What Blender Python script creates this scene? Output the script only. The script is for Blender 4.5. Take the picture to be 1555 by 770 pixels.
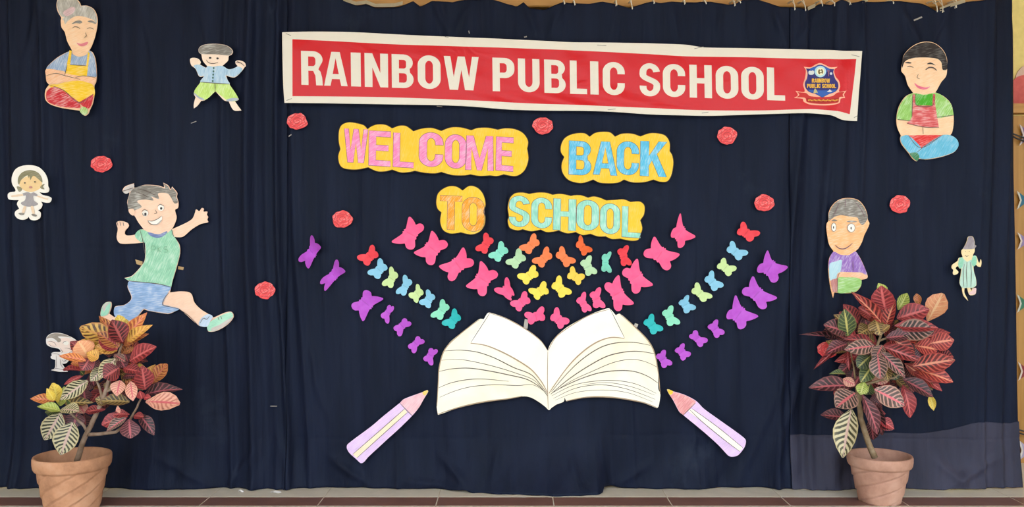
import bpy, bmesh, math, random
import numpy as np
from mathutils import Vector, Matrix, noise as mnoise
from mathutils.geometry import tessellate_polygon

for o in list(bpy.data.objects):
    bpy.data.objects.remove(o)
scene = bpy.context.scene
COL = scene.collection
random.seed(7)

# ------------------------------------------------------------------ camera, sky, exposure
CAM_D = 4.6            # metres from the camera to the curtain
CAM_H = 1.2425         # lens height
K = 0.0035 / 4.6       # metres per photo pixel per metre of distance
cam_data = bpy.data.cameras.new('camera')
cam_data.sensor_fit = 'HORIZONTAL'
cam_data.angle = 2 * math.atan(1555 * K / 2)
cam = bpy.data.objects.new('camera', cam_data)
COL.objects.link(cam)
cam.location = (0, -CAM_D, CAM_H)
cam.rotation_euler = (math.pi / 2, 0, 0)
scene.camera = cam

world = bpy.data.worlds.new('world')
scene.world = world
world.use_nodes = True
bg = world.node_tree.nodes['Background']
bg.inputs[0].default_value = (0.78, 0.89, 1.0, 1)     # even overcast sky
bg.inputs[1].default_value = 4.4
vs = scene.view_settings
vs.view_transform = 'Standard'
vs.look = 'None'
vs.gamma = 1
vs.use_curve_mapping = False
vs.exposure = 0.34


def P(x, y, Y=0.0):
    """point seen at photo pixel (x, y) that stands Y behind the curtain plane"""
    d = CAM_D + Y
    return Vector(((x - 777.5) * K * d, Y, CAM_H - (y - 385) * K * d))


# ------------------------------------------------------------------ materials
def lin(c):
    r = []
    for v in c[:3]:
        v = v / 255.0
        r.append(v / 12.92 if v <= 0.04045 else ((v + 0.055) / 1.055) ** 2.4)
    return tuple(r)


def new_mat(name):
    m = bpy.data.materials.new(name)
    m.use_nodes = True
    nt = m.node_tree
    return m, nt, nt.nodes['Principled BSDF']


def nd(nt, typ, **kw):
    n = nt.nodes.new(typ)
    for k, v in kw.items():
        setattr(n, k, v)
    return n


def ramp(nt, fac, stops):
    r = nd(nt, 'ShaderNodeValToRGB')
    cr = r.color_ramp
    while len(cr.elements) < len(stops):
        cr.elements.new(0.5)
    for e, (p, c) in zip(cr.elements, stops):
        e.position = p
        e.color = (*c, 1)
    nt.links.new(fac, r.inputs[0])
    return r.outputs[0]


def sc(c, f):
    return tuple(min(1.0, v * f) for v in c)


def mixc(a, b, t):
    return tuple(x * (1 - t) + y * t for x, y in zip(a, b))


_mc = {}


def crayon(col, ang=60, strength=0.5, rough=0.65):
    """coloured pencil on paper: strokes along one direction"""
    key = ('cr', tuple(col), ang, strength, rough)
    if key in _mc:
        return _mc[key]
    m, nt, bs = new_mat('pencil_colour')
    c = lin(col)
    tc = nd(nt, 'ShaderNodeTexCoord')
    r1 = nd(nt, 'ShaderNodeMapping')
    r1.inputs['Rotation'].default_value = (0, math.radians(ang), 0)
    r2 = nd(nt, 'ShaderNodeMapping')
    r2.inputs['Scale'].default_value = (22, 22, 260)
    nt.links.new(tc.outputs['Object'], r1.inputs[0])
    nt.links.new(r1.outputs[0], r2.inputs[0])
    nz = nd(nt, 'ShaderNodeTexNoise')
    nz.inputs['Scale'].default_value = 1.0
    nz.inputs['Detail'].default_value = 3
    nt.links.new(r2.outputs[0], nz.inputs['Vector'])
    n2 = nd(nt, 'ShaderNodeTexNoise')
    n2.inputs['Scale'].default_value = 22
    nt.links.new(tc.outputs['Object'], n2.inputs['Vector'])
    ad = nd(nt, 'ShaderNodeMath', operation='MULTIPLY_ADD')
    ad.inputs[1].default_value = 0.6
    nt.links.new(n2.outputs[0], ad.inputs[0])
    nt.links.new(nz.outputs[0], ad.inputs[2])
    lo = sc(c, 1 - 0.25 * strength)
    hi = mixc(c, (0.92, 0.9, 0.86), 0.45 * strength)
    out = ramp(nt, ad.outputs[0], [(0.55, lo), (0.78, c), (1.0, hi)])
    nt.links.new(out, bs.inputs['Base Color'])
    bs.inputs['Roughness'].default_value = rough
    bs.inputs['Specular IOR Level'].default_value = 0.3
    _mc[key] = m
    return m


def card(col, rough=0.6, var=0.12, spec=0.3):
    key = ('card', tuple(col), rough, var, spec)
    if key in _mc:
        return _mc[key]
    m, nt, bs = new_mat('card')
    c = lin(col)
    tc = nd(nt, 'ShaderNodeTexCoord')
    nz = nd(nt, 'ShaderNodeTexNoise')
    nz.inputs['Scale'].default_value = 30
    nz.inputs['Detail'].default_value = 4
    nt.links.new(tc.outputs['Object'], nz.inputs['Vector'])
    out = ramp(nt, nz.outputs[0], [(0.3, sc(c, 1 - var)), (0.7, mixc(c, (1, 1, 1), var * 0.35))])
    nt.links.new(out, bs.inputs['Base Color'])
    bs.inputs['Roughness'].default_value = rough
    bs.inputs['Specular IOR Level'].default_value = spec
    _mc[key] = m
    return m


def wash_paper(col, stain, scale=3.0, rough=0.6):
    """white card washed unevenly with a second colour"""
    m, nt, bs = new_mat('washed_card')
    tc = nd(nt, 'ShaderNodeTexCoord')
    nz = nd(nt, 'ShaderNodeTexNoise')
    nz.inputs['Scale'].default_value = scale
    nz.inputs['Detail'].default_value = 5
    nz.inputs['Distortion'].default_value = 0.6
    nt.links.new(tc.outputs['Object'], nz.inputs['Vector'])
    out = ramp(nt, nz.outputs[0], [(0.32, lin(stain)), (0.62, lin(col)), (0.8, lin(col))])
    nt.links.new(out, bs.inputs['Base Color'])
    bs.inputs['Roughness'].default_value = rough
    bs.inputs['Specular IOR Level'].default_value = 0.3
    return m


def fabric_mat(col, name='dark_fabric', rough=0.6, spec=0.13, tint=(0.75, 0.88, 1.0), stain=0.3):
    m, nt, bs = new_mat(name)
    c = lin(col)
    tc = nd(nt, 'ShaderNodeTexCoord')
    # slightly uneven dye, streaked along the weave
    mp = nd(nt, 'ShaderNodeMapping')
    mp.inputs['Scale'].default_value = (9, 9, 1.2)
    nt.links.new(tc.outputs['Object'], mp.inputs[0])
    n1 = nd(nt, 'ShaderNodeTexNoise')
    n1.inputs['Scale'].default_value = 1.0
    n1.inputs['Detail'].default_value = 6
    nt.links.new(mp.outputs[0], n1.inputs['Vector'])
    base = ramp(nt, n1.outputs[0], [(0.3, sc(c, 0.75)), (0.7, sc(c, 1.25))])
    # dusty rubbed marks
    n2 = nd(nt, 'ShaderNodeTexNoise')
    n2.inputs['Scale'].default_value = 1.7
    n2.inputs['Detail'].default_value = 9
    n2.inputs['Roughness'].default_value = 0.7
    nt.links.new(tc.outputs['Object'], n2.inputs['Vector'])
    dust = ramp(nt, n2.outputs[0], [(0.60, (0, 0, 0)), (0.78, (stain, stain, stain))])
    mx = nd(nt, 'ShaderNodeMix', data_type='RGBA')
    nt.links.new(dust, mx.inputs['Factor'])
    nt.links.new(base, mx.inputs['A'])
    mx.inputs['B'].default_value = (*lin((62, 70, 86)), 1)
    nt.links.new(mx.outputs['Result'], bs.inputs['Base Color'])
    bs.inputs['Roughness'].default_value = rough
    bs.inputs['Specular IOR Level'].default_value = spec
    bs.inputs['Specular Tint'].default_value = (*tint, 1)
    # fine creases
    m3 = nd(nt, 'ShaderNodeMapping')
    m3.inputs['Scale'].default_value = (26, 26, 3.0)
    nt.links.new(tc.outputs['Object'], m3.inputs[0])
    n3 = nd(nt, 'ShaderNodeTexNoise')
    n3.inputs['Scale'].default_value = 1.0
    n3.inputs['Detail'].default_value = 5
    nt.links.new(m3.outputs[0], n3.inputs['Vector'])
    bp = nd(nt, 'ShaderNodeBump')
    bp.inputs['Strength'].default_value = 0.6
    bp.inputs['Distance'].default_value = 0.012
    nt.links.new(n3.outputs[0], bp.inputs['Height'])
    nt.links.new(bp.outputs[0], bs.inputs['Normal'])
    return m


def plain(col, rough=0.6, spec=0.4, name='plain'):
    return card(col, rough, 0.10, spec)


# ------------------------------------------------------------------ object helpers
def link(o, parent=None):
    COL.objects.link(o)
    if parent is not None:
        o.parent = parent
    return o


def tag(o, label=None, cat=None, group=None, kind=None):
    if label:
        o['label'] = label
    if cat:
        o['category'] = cat
    if group:
        o['group'] = group
    if kind:
        o['kind'] = kind
    return o


def mesh_obj(name, bm, mat, parent=None, loc=(0, 0, 0), smooth=False):
    me = bpy.data.meshes.new(name)
    bmesh.ops.recalc_face_normals(bm, faces=bm.faces)
    bm.to_mesh(me)
    bm.free()
    if smooth:
        me.polygons.foreach_set('use_smooth', [True] * len(me.polygons))
    me.materials.append(mat)
    o = bpy.data.objects.new(name, me)
    o.location = loc
    return link(o, parent)


def empty(name, loc):
    o = bpy.data.objects.new(name, None)
    o.empty_display_size = 0.1
    o.location = loc
    return link(o)


def add_box(bm, x0, x1, y0, y1, z0, z1):
    v = [bm.verts.new(p) for p in ((x0, y0, z0), (x1, y0, z0), (x1, y1, z0), (x0, y1, z0),
                                   (x0, y0, z1), (x1, y0, z1), (x1, y1, z1), (x0, y1, z1))]
    for f in ((0, 3, 2, 1), (4, 5, 6, 7), (0, 1, 5, 4), (1, 2, 6, 5), (2, 3, 7, 6), (3, 0, 4, 7)):
        bm.faces.new([v[i] for i in f])


def box(name, mat, b, parent=None, bevel=0.0):
    """b = x0,x1,y0,y1,z0,z1 in world; origin at the base centre"""
    c = Vector(((b[0] + b[1]) / 2, (b[2] + b[3]) / 2, b[4]))
    bm = bmesh.new()
    add_box(bm, b[0] - c.x, b[1] - c.x, b[2] - c.y, b[3] - c.y, 0, b[5] - b[4])
    if bevel:
        bmesh.ops.bevel(bm, geom=list(bm.edges), offset=bevel, segments=1, affect='EDGES')
    if parent is not None:
        c = c - parent.location
    return mesh_obj(name, bm, mat, parent, c)


def tube_bm(bm, pts, radii, n=8, cap=True):
    pts = [Vector(p) for p in pts]
    rings = []
    ref = Vector((0.3, 1, 0.2)).normalized()
    for i, p in enumerate(pts):
        a = pts[max(i - 1, 0)]
        b = pts[min(i + 1, len(pts) - 1)]
        t = (b - a).normalized()
        u = t.cross(ref)
        if u.length < 1e-4:
            u = t.cross(Vector((1, 0, 0)))
        u.normalize()
        w = t.cross(u)
        r = radii[i] if hasattr(radii, '__len__') else radii
        rings.append([bm.verts.new(p + (u * math.cos(2 * math.pi * k / n) + w * math.sin(2 * math.pi * k / n)) * r) for k in range(n)])
    for r0, r1 in zip(rings, rings[1:]):
        for k in range(n):
            bm.faces.new((r0[k], r0[(k + 1) % n], r1[(k + 1) % n], r1[k]))
    if cap:
        bm.faces.new(rings[0][::-1])
        bm.faces.new(rings[-1])


def catmull(pts, closed=True, seg=5):
    """smooth curve through 2D points; a point with a third truthy item is a sharp corner"""
    n = len(pts)
    out = []
    rng = range(n) if closed else range(n - 1)
    for i in rng:
        p1 = pts[i]
        p2 = pts[(i + 1) % n]
        if closed:
            p0 = pts[i - 1]
            p3 = pts[(i + 2) % n]
        else:
            p0 = pts[max(i - 1, 0)]
            p3 = pts[min(i + 2, n - 1)]
        if len(p1) > 2 and p1[2]:
            p0 = p1
        if len(p2) > 2 and p2[2]:
            p3 = p2
        m1 = ((p2[0] - p0[0]) * 0.5, (p2[1] - p0[1]) * 0.5)
        m2 = ((p3[0] - p1[0]) * 0.5, (p3[1] - p1[1]) * 0.5)
        d = math.hypot(p2[0] - p1[0], p2[1] - p1[1])
        for m in (m1, m2):
            pass
        l1 = math.hypot(*m1) or 1
        l2 = math.hypot(*m2) or 1
        m1 = (m1[0] * min(1, d / l1), m1[1] * min(1, d / l1))
        m2 = (m2[0] * min(1, d / l2), m2[1] * min(1, d / l2))
        for k in range(seg):
            t = k / seg
            h1 = 2 * t ** 3 - 3 * t ** 2 + 1
            h2 = t ** 3 - 2 * t ** 2 + t
            h3 = -2 * t ** 3 + 3 * t ** 2
            h4 = t ** 3 - t ** 2
            out.append((h1 * p1[0] + h2 * m1[0] + h3 * p2[0] + h4 * m2[0],
                        h1 * p1[1] + h2 * m1[1] + h3 * p2[1] + h4 * m2[1]))
    if not closed:
        out.append(tuple(pts[-1][:2]))
    return out


def area2(c):
    return sum(c[i - 1][0] * c[i][1] - c[i][0] * c[i - 1][1] for i in range(len(c)))


def clean(c):
    o = []
    for p in c:
        if not o or math.hypot(p[0] - o[-1][0], p[1] - o[-1][1]) > 1e-5:
            o.append(p)
    if len(o) > 2 and math.hypot(o[0][0] - o[-1][0], o[0][1] - o[-1][1]) < 1e-5:
        o.pop()
    return o


def slab(bm, contours, y0, y1):
    """contours: outer first, then holes, each a list of (x, z); solid from y0 (front) to y1 (back)"""
    contours = [clean(c) for c in contours]
    tri = tessellate_polygon([[Vector((x, z, 0)) for x, z in c] for c in contours])
    flat = [p for c in contours for p in c]
    f = [bm.verts.new((x, y0, z)) for x, z in flat]
    b = [bm.verts.new((x, y1, z)) for x, z in flat]
    for t in tri:
        if len(set(t)) < 3:
            continue
        try:
            bm.faces.new([f[i] for i in t])
            bm.faces.new([b[i] for i in reversed(t)])
        except ValueError:
            pass
    s = 0
    for c in contours:
        n = len(c)
        for i in range(n):
            j = (i + 1) % n
            try:
                bm.faces.new((f[s + i], f[s + j], b[s + j], b[s + i]))
            except ValueError:
                pass
        s += n


def ribbon(pts, w, taper=True):
    """outline polygon of a drawn line of width w"""
    n = len(pts)
    L, R = [], []
    for i, p in enumerate(pts):
        a = pts[max(i - 1, 0)]
        b = pts[min(i + 1, n - 1)]
        dx, dy = b[0] - a[0], b[1] - a[1]
        l = math.hypot(dx, dy) or 1
        hw = w / 2
        if taper and n > 3:
            hw *= 0.45 + 0.55 * math.sin(math.pi * (i + 0.5) / n)
        L.append((p[0] - dy / l * hw, p[1] + dx / l * hw))
        R.append((p[0] + dy / l * hw, p[1] - dx / l * hw))
    return L, R


def strip(bm, pts, w, y0, taper=True):
    """a drawn line: a thin ribbon facing the viewer"""
    L, R = ribbon(pts, w, taper)
    a = [bm.verts.new((x, y0, z)) for x, z in L]
    b = [bm.verts.new((x, y0, z)) for x, z in R]
    for i in range(len(pts) - 1):
        bm.faces.new((a[i], a[i + 1], b[i + 1], b[i]))


def cut_grid(bm, step, axes='xz'):
    """cut the mesh along a grid so that it can bend"""
    for ax in axes:
        i = 0 if ax == 'x' else 2
        vals = [v.co[i] for v in bm.verts]
        lo, hi = min(vals), max(vals)
        no = Vector((1, 0, 0)) if ax == 'x' else Vector((0, 0, 1))
        k = math.ceil(lo / step + 1e-3)
        while k * step < hi - 1e-4:
            bmesh.ops.bisect_plane(bm, geom=list(bm.verts) + list(bm.edges) + list(bm.faces), dist=1e-6,
                                   plane_co=no * (k * step), plane_no=no)
            k += 1


# ------------------------------------------------------------------ the curtain surface
def vnoise(x, seed):
    """smooth 1D noise for numpy arrays"""
    rs = np.random.RandomState(seed)
    tab = rs.uniform(-1, 1, 4096)
    i = np.floor(x).astype(int)
    f = x - i
    f = f * f * (3 - 2 * f)
    return tab[i % 4096] * (1 - f) + tab[(i + 1) % 4096] * f


def bump(x, c, w):
    return np.exp(-((x - c) / w) ** 2)


def px2x(px):
    return (np.asarray(px, float) - 777.5) * 0.0035


CREASES = [(405, -4, 434, 50, .02, .014), (655, -2, 684, 56, .018, .014), (716, 0, 690, 56, .018, .014), (795, 0, 818, 60, .018, .012), (856, 0, 832, 60, .018, .012), (1163, -2, 1192, 66, .02, .014),
           (1250, 4, 1204, 74, .02, .014), (1312, 2, 1300, 90, .018, .014), (1360, 2, 1400, 76, .02, .013), (1442, 12, 1404, 80, .02, .013), (300, -8, 320, 80, .022, .012), (212, -10, 240, 100, .022, .012),
           (62, -10, 38, 110, .022, .016), (940, 4, 925, 60, .016, .010), (1020, 2, 1030, 60, .016, .010), (1100, 4, 1085, 60, .016, .010), (500, 692, 566, 738, .022, .020), (716, 738, 668, 690, .022, .020),
           (716, 738, 600, 726, .018, .014), (1196, 552, 1118, 742, .024, .016), (1232, 515, 1166, 730, .024, .018), (1270, 500, 1222, 640, .024, .014), (1424, 738, 1516, 690, .024, .020), (1412, 694, 1464, 736, .024, .018),
           (345, 744, 392, 680, .022, .020), (440, 738, 424, 650, .02, .020), (468, 510, 484, 590, .018, .014), (474, 566, 500, 640, .02, .012), (860, 672, 880, 745, .02, .014), (760, 670, 740, 745, .02, .012),
           (1370, 240, 1376, 330, .012, .008), (1330, 690, 1380, 740, .02, .014), (990, 700, 930, 738, .02, .014), (1060, 650, 1030, 742, .022, .010), (100, 660, 130, 742, .022, .012), (240, 690, 330, 738, .022, .012)]


def curtain_y(X, Z):
    """depth of the cloth (negative is towards the room) at world X, Z"""
    X = np.asarray(X, float)
    Z = np.asarray(Z, float)
    s = X + 0.03 * np.sin(Z * 1.3 + X * 0.7) + 0.012 * vnoise(Z * 1.5 + 7 * np.floor(X), 9)
    amp = 0.40 + 0.75 * bump(X, px2x(30), 0.28) + 0.9 * bump(X, px2x(400), 0.24) + 0.75 * bump(X, px2x(1240), 0.22) \
        + 0.8 * bump(X, px2x(1510), 0.18) + 0.25 * bump(X, px2x(200), 0.3)
    y = 0.014 * vnoise(s * 7.0 + 40, 1) + 0.009 * vnoise(s * 15 + 80, 2) + 0.005 * vnoise(s * 34 + 160, 3)
    y = y * amp * 1.5
    # sharp standing pleats
    for px, w, h, sl in ((22, .018, .018, .02), (76, .014, .016, .0), (112, .02, .010, -.02), (348, .016, .014, .01),
                         (384, .022, .020, .015), (432, .016, .024, .0), (458, .02, .014, -.02), (604, .012, .005, .0),
                         (776, .010, .006, .0), (968, .012, .005, .01), (1060, .012, .005, .0), (1200, .018, .014, .05),
                         (1246, .02, .012, .04), (1303, .014, .012, .0), (1497, .018, .018, .0), (1526, .016, .014, .0)):
        y = y - 1.5 * h * bump(s, px2x(px) + sl * (Z - 1.2), w)
    # scalloped drapes below the ties
    top = np.clip((Z - 2.15) / 0.45, 0, 1) ** 2
    y = y + 0.013 * top * np.sin(X * 21 + 1.2 * np.sin(X * 3.1)) * (1 - 0.4 * bump(X, px2x(200), 0.8))
    # creases that fan from the hem
    low = np.clip((0.42 - Z) / 0.42, 0, 1)
    y = y + 0.014 * low * vnoise((X + 0.55 * Z) * 6 + 20, 5) + 0.008 * low * vnoise((X - 0.8 * Z) * 13 + 60, 6)
    # creases pulled by the ties and by the hem
    for (ax, ay, bx, by, w, h) in CREASES:
        xa, za = (ax - 777.5) * 0.0035, CAM_H - (ay - 385) * 0.0035
        xb, zb = (bx - 777.5) * 0.0035, CAM_H - (by - 385) * 0.0035
        dx, dz = xb - xa, zb - za
        l2 = dx * dx + dz * dz
        t = np.clip(((X - xa) * dx + (Z - za) * dz) / l2, 0, 1)
        d2 = (X - xa - t * dx) ** 2 + (Z - za - t * dz) ** 2
        y = y - h * np.exp(-d2 / (w * w)) * np.sin(np.pi * np.clip(t * .9 + .05, 0, 1))
    # sewn seam lines
    y = y + 0.003 * bump(Z, CAM_H - (663 - 385) * 0.0035 + 0.01 * np.sin(X * 2), 0.006)
    y = y + 0.0025 * bump(Z, CAM_H - (376 - 385) * 0.0035, 0.006) * (X < px2x(430))
    # the middle of the cloth comes forward over the floor
    fl = np.clip((X - px2x(640)) / 0.42, 0, 1) * np.clip((px2x(930) - X) / 0.10, 0, 1)
    fl = fl * fl * (3 - 2 * fl)
    y = y - 0.135 * fl * np.clip((0.50 - Z) / 0.50, 0, 1) ** 2.4
    fr = np.clip((X - px2x(1370)) / 0.1, 0, 1) * np.clip((px2x(1440) - X) / 0.1, 0, 1)
    y = y - 0.03 * np.clip((0.3 - Z) / 0.3, 0, 1) ** 2 * (1 + 0.4 * np.sin(X * 9)) - 0.02 * fr * np.clip((0.2 - Z) / 0.2, 0, 1)
    return y


TOP_PROFILE = [(-140, -16), (0, -14), (120, -10), (240, -13), (370, -6), (420, -3), (470, -4), (518, -3), (526, 1), (540, 7), (556, 5), (570, 12), (600, 13),
               (614, 8), (627, 1), (638, 9), (655, 0), (688, 5), (706, 0), (740, -3), (765, 5), (784, 9), (795, 2), (804, 12), (827, 15), (856, 3),
               (895, 6), (915, 3), (935, 6), (956, 12), (976, 6), (990, 3), (1002, 6), (1020, 2), (1080, 3), (1092, 6), (1105, 8), (1116, 7),
               (1126, 1), (1150, -2), (1163, 3), (1184, 13), (1214, 13), (1228, 15), (1247, 5), (1262, 9), (1275, 3), (1290, 7), (1310, 2),
               (1345, 4), (1380, 3), (1405, 6), (1425, 18), (1442, 12), (1466, 3), (1500, 3), (1545, -2)]
HEM_PROFILE = [(-140, 741), (0, 742), (60, 740), (150, 742), (165, 740), (325, 739), (333, 744), (365, 747), (424, 746), (441, 738),
               (446, 741), (520, 741), (590, 738), (650, 741), (709, 736), (714, 738), (760, 746), (830, 750), (885, 752), (910, 749),
               (914, 733), (930, 736), (960, 742), (1000, 744), (1100, 745), (1194, 744), (1210, 744), (1390, 743), (1404, 744), (1432, 737), (1500, 738), (1550, 738)]


def prof(tab, px):
    return np.interp(px, [t[0] for t in tab], [t[1] for t in tab])


def build_curtain(name, mat, px0, px1, off, label, right_edge=None, z_top=None, parent=None, step=0.011, zmin_px=None, back=False):
    nx = int((px1 - px0) * 0.0035 / step)
    nz = int(2.7 / step) if zmin_px is None else int(0.5 / step)
    px = np.linspace(px0, px1, nx)
    hem = prof(HEM_PROFILE, px)
    if z_top is None:
        top = prof(TOP_PROFILE, px)
    else:
        top = np.interp(px, [t[0] for t in z_top], [t[1] for t in z_top])
    t = np.linspace(0, 1, nz)
    PXg = np.repeat(px[None, :], nz, 0)
    ztop = CAM_H - (top - 385) * 0.0035
    zbot = np.maximum(CAM_H - (hem - 385) * 0.0035, 0.004)
    Z = ztop[None, :] * (1 - t[:, None]) + zbot[None, :] * t[:, None]
    if right_edge is not None:
        edge = np.interp(CAM_H - Z, [CAM_H - (CAM_H - (y - 385) * 0.0035) for _, y in right_edge], [x for x, _ in right_edge])
        PXg = px0 + (PXg - px0) * (edge - px0) / (px1 - px0)
    X = px2x(PXg)
    Y = curtain_y(X, Z) + off
    V = np.stack([X, Y, Z], -1).reshape(-1, 3)
    idx = np.arange(nx * nz).reshape(nz, nx)
    F = np.stack([idx[:-1, :-1], idx[1:, :-1], idx[1:, 1:], idx[:-1, 1:]], -1).reshape(-1, 4)
    me = bpy.data.meshes.new(name)
    me.from_pydata(V.tolist(), [], F.tolist())
    me.polygons.foreach_set('use_smooth', [True] * len(me.polygons))
    me.materials.append(mat)
    o = bpy.data.objects.new(name, me)
    link(o, parent)
    md = o.modifiers.new('cloth thickness', 'SOLIDIFY')
    md.thickness = 0.0025
    md.offset = 1.0 if back else -1.0
    if label:
        tag(o, label, 'curtain', 'dark cloth curtains of the backdrop')
    return o



# ------------------------------------------------------------------ the setting
def tile_mat(name, c1, c2, rough):
    m, nt, bs = new_mat(name)
    tc = nd(nt, 'ShaderNodeTexCoord')
    oi = nd(nt, 'ShaderNodeObjectInfo')
    nz = nd(nt, 'ShaderNodeTexNoise')
    nz.noise_dimensions = '4D'
    nz.inputs['Scale'].default_value = 9
    nz.inputs['Detail'].default_value = 8
    nz.inputs['Roughness'].default_value = 0.65
    nt.links.new(tc.outputs['Object'], nz.inputs['Vector'])
    ml = nd(nt, 'ShaderNodeMath', operation='MULTIPLY')
    ml.inputs[1].default_value = 40
    nt.links.new(oi.outputs['Random'], ml.inputs[0])
    nt.links.new(ml.outputs[0], nz.inputs['W'])
    out = ramp(nt, nz.outputs[0], [(0.3, lin(c1)), (0.7, lin(c2))])
    nt.links.new(out, bs.inputs['Base Color'])
    bs.inputs['Roughness'].default_value = rough
    return m


def wood_mat(name, c1, c2, axis='x', rough=0.45):
    m, nt, bs = new_mat(name)
    tc = nd(nt, 'ShaderNodeTexCoord')
    mp = nd(nt, 'ShaderNodeMapping')
    mp.inputs['Scale'].default_value = (1.5, 30, 30) if axis == 'x' else (30, 30, 1.5)
    nt.links.new(tc.outputs['Object'], mp.inputs[0])
    nz = nd(nt, 'ShaderNodeTexNoise')
    nz.inputs['Scale'].default_value = 1.0
    nz.inputs['Detail'].default_value = 6
    nz.inputs['Distortion'].default_value = 0.8
    nt.links.new(mp.outputs[0], nz.inputs['Vector'])
    out = ramp(nt, nz.outputs[0], [(0.3, lin(c1)), (0.7, lin(c2))])
    nt.links.new(out, bs.inputs['Base Color'])
    bs.inputs['Roughness'].default_value = rough
    return m


M_beige = tile_mat('beige_tile', (206, 198, 184), (224, 216, 202), 0.28)
M_brown = tile_mat('brown_tile', (112, 78, 70), (136, 98, 88), 0.3)
M_grout = plain((206, 196, 180), 0.9)
M_wall = plain((255, 234, 150), 0.8)
M_ceil = plain((214, 184, 136), 0.9)
M_side = plain((236, 226, 204), 0.85)

floor = box('floor', M_grout, (-4.7, 6.3, -9.0, 0.86, -0.12, -0.0008))
tag(floor, 'polished floor of beige tiles with a brown border', 'floor', kind='structure')
TW = 0.583
GAP = 0.004


def tile_mesh(w, d, mat):
    bm = bmesh.new()
    add_box(bm, -w / 2 + GAP / 2, w / 2 - GAP / 2, -d / 2 + GAP / 2, d / 2 - GAP / 2, -0.012, 0.0)
    bmesh.ops.bevel(bm, geom=[e for e in bm.edges if e.verts[0].co.z > -0.001 and e.verts[1].co.z > -0.001],
                    offset=0.0012, segments=1, affect='EDGES')
    me = bpy.data.meshes.new('tile')
    bmesh.ops.recalc_face_normals(bm, faces=bm.faces)
    bm.to_mesh(me)
    bm.free()
    me.materials.append(mat)
    return me


# rows: (front edge Y, depth, material)
Y_A = -0.186           # edge between beige strip and brown border
Y_B = -0.336           # edge between brown border and the next beige row
rows = [(Y_A, 0.45, M_beige), (Y_A + 0.45, 0.6, M_beige), (Y_B, Y_A - Y_B, M_brown)]
y = Y_B
for i in range(6):
    y -= 0.6
    rows.append((y, 0.6, M_beige))
x_joint = 0.207        # a joint seen near the middle
for r, (yf, dep, mt) in enumerate(rows):
    me = tile_mesh(TW, dep, mt)
    for k in range(-8, 10):
        o = bpy.data.objects.new('tile', me)
        o.location = Vector((x_joint + (k + 0.5) * TW, yf + dep / 2, 0)) - floor.location
        link(o, floor)

wall = box('wall_back', M_wall, (-4.7, 6.3, 0.86, 1.06, 0, 3.25))
ground = box('ground', plain((150, 148, 144), 0.9), (-40, 40, -60, -9.0, -0.2, -0.06))  # unseen ground, added to keep sky light from coming up below the horizon
tag(ground, 'unseen pale concrete ground added to block sky light from below', 'ground', kind='structure')
# unseen walls added for the light: sides shade the folds, front dims the horizon
wl = box('added_wall_left', M_side, (-4.9, -4.7, -5.4, 1.06, 0, 3.25))
tag(wl, 'unseen cream side wall added to shade the curtain folds', 'wall', kind='structure')
wr = box('added_wall_right', M_side, (6.3, 6.5, -5.4, 1.06, 0, 3.25))
tag(wr, 'unseen cream far side wall added to shade the curtain folds', 'wall', kind='structure')
wf = box('added_wall_front', plain((196, 186, 168), 0.9), (-40, 40, -16.2, -16.0, -0.06, 3.4))
tag(wf, 'unseen pale wall added across the yard to darken the horizon', 'wall', kind='structure')
tag(wall, 'yellow painted wall behind the curtain', 'wall', kind='structure')
ceil = box('ceiling', M_ceil, (-4.9, 6.5, -4.6, 1.06, 3.25, 3.4))  # unseen slab, sized and tinted to shade and warm the curtain top
tag(ceil, 'unseen porch ceiling shaped to shade the curtain top', 'ceiling', kind='structure')

M_oak = wood_mat('ochre_wood', (176, 122, 56), (206, 152, 82), 'x')
M_oakz = wood_mat('ochre_board', (170, 120, 52), (192, 142, 70), 'z')
beam = box('trim_1', M_oak, (-4.7, 2.62, 0.10, 0.22, 2.583, 2.80), bevel=0.006)
tag(beam, 'ochre wooden beam that the curtains hang from', 'beam', kind='structure')
box('panel', wood_mat('brown_board', (120, 84, 48), (150, 108, 64), 'x'), (-4.7, 2.62, 0.225, 0.245, 2.40, 2.80), beam)

# painted board seen past the curtain's edge
bx0 = P(1526, 0, 0.55).x
board = box('painted_board', M_oakz, (bx0, bx0 + 1.25, 0.55, 0.59, 0, P(0, 176, 0.55).z))
tag(board, 'ochre wooden display board with fish pictures beside the curtain edge', 'board')
box('top_rail', M_oak, (bx0 + 0.03, bx0 + 1.27, 0.53, 0.60, P(0, 172, 0.55).z, P(0, 158, 0.55).z), board)
box('side_rail', M_oakz, (bx0 - 0.0, bx0 + 0.042, 0.535, 0.549, 0.0, P(0, 177, 0.55).z), board)
box('bottom_rail', M_oak, (bx0 + 0.043, bx0 + 1.25, 0.535, 0.549, 0.0, 0.05), board)

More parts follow.
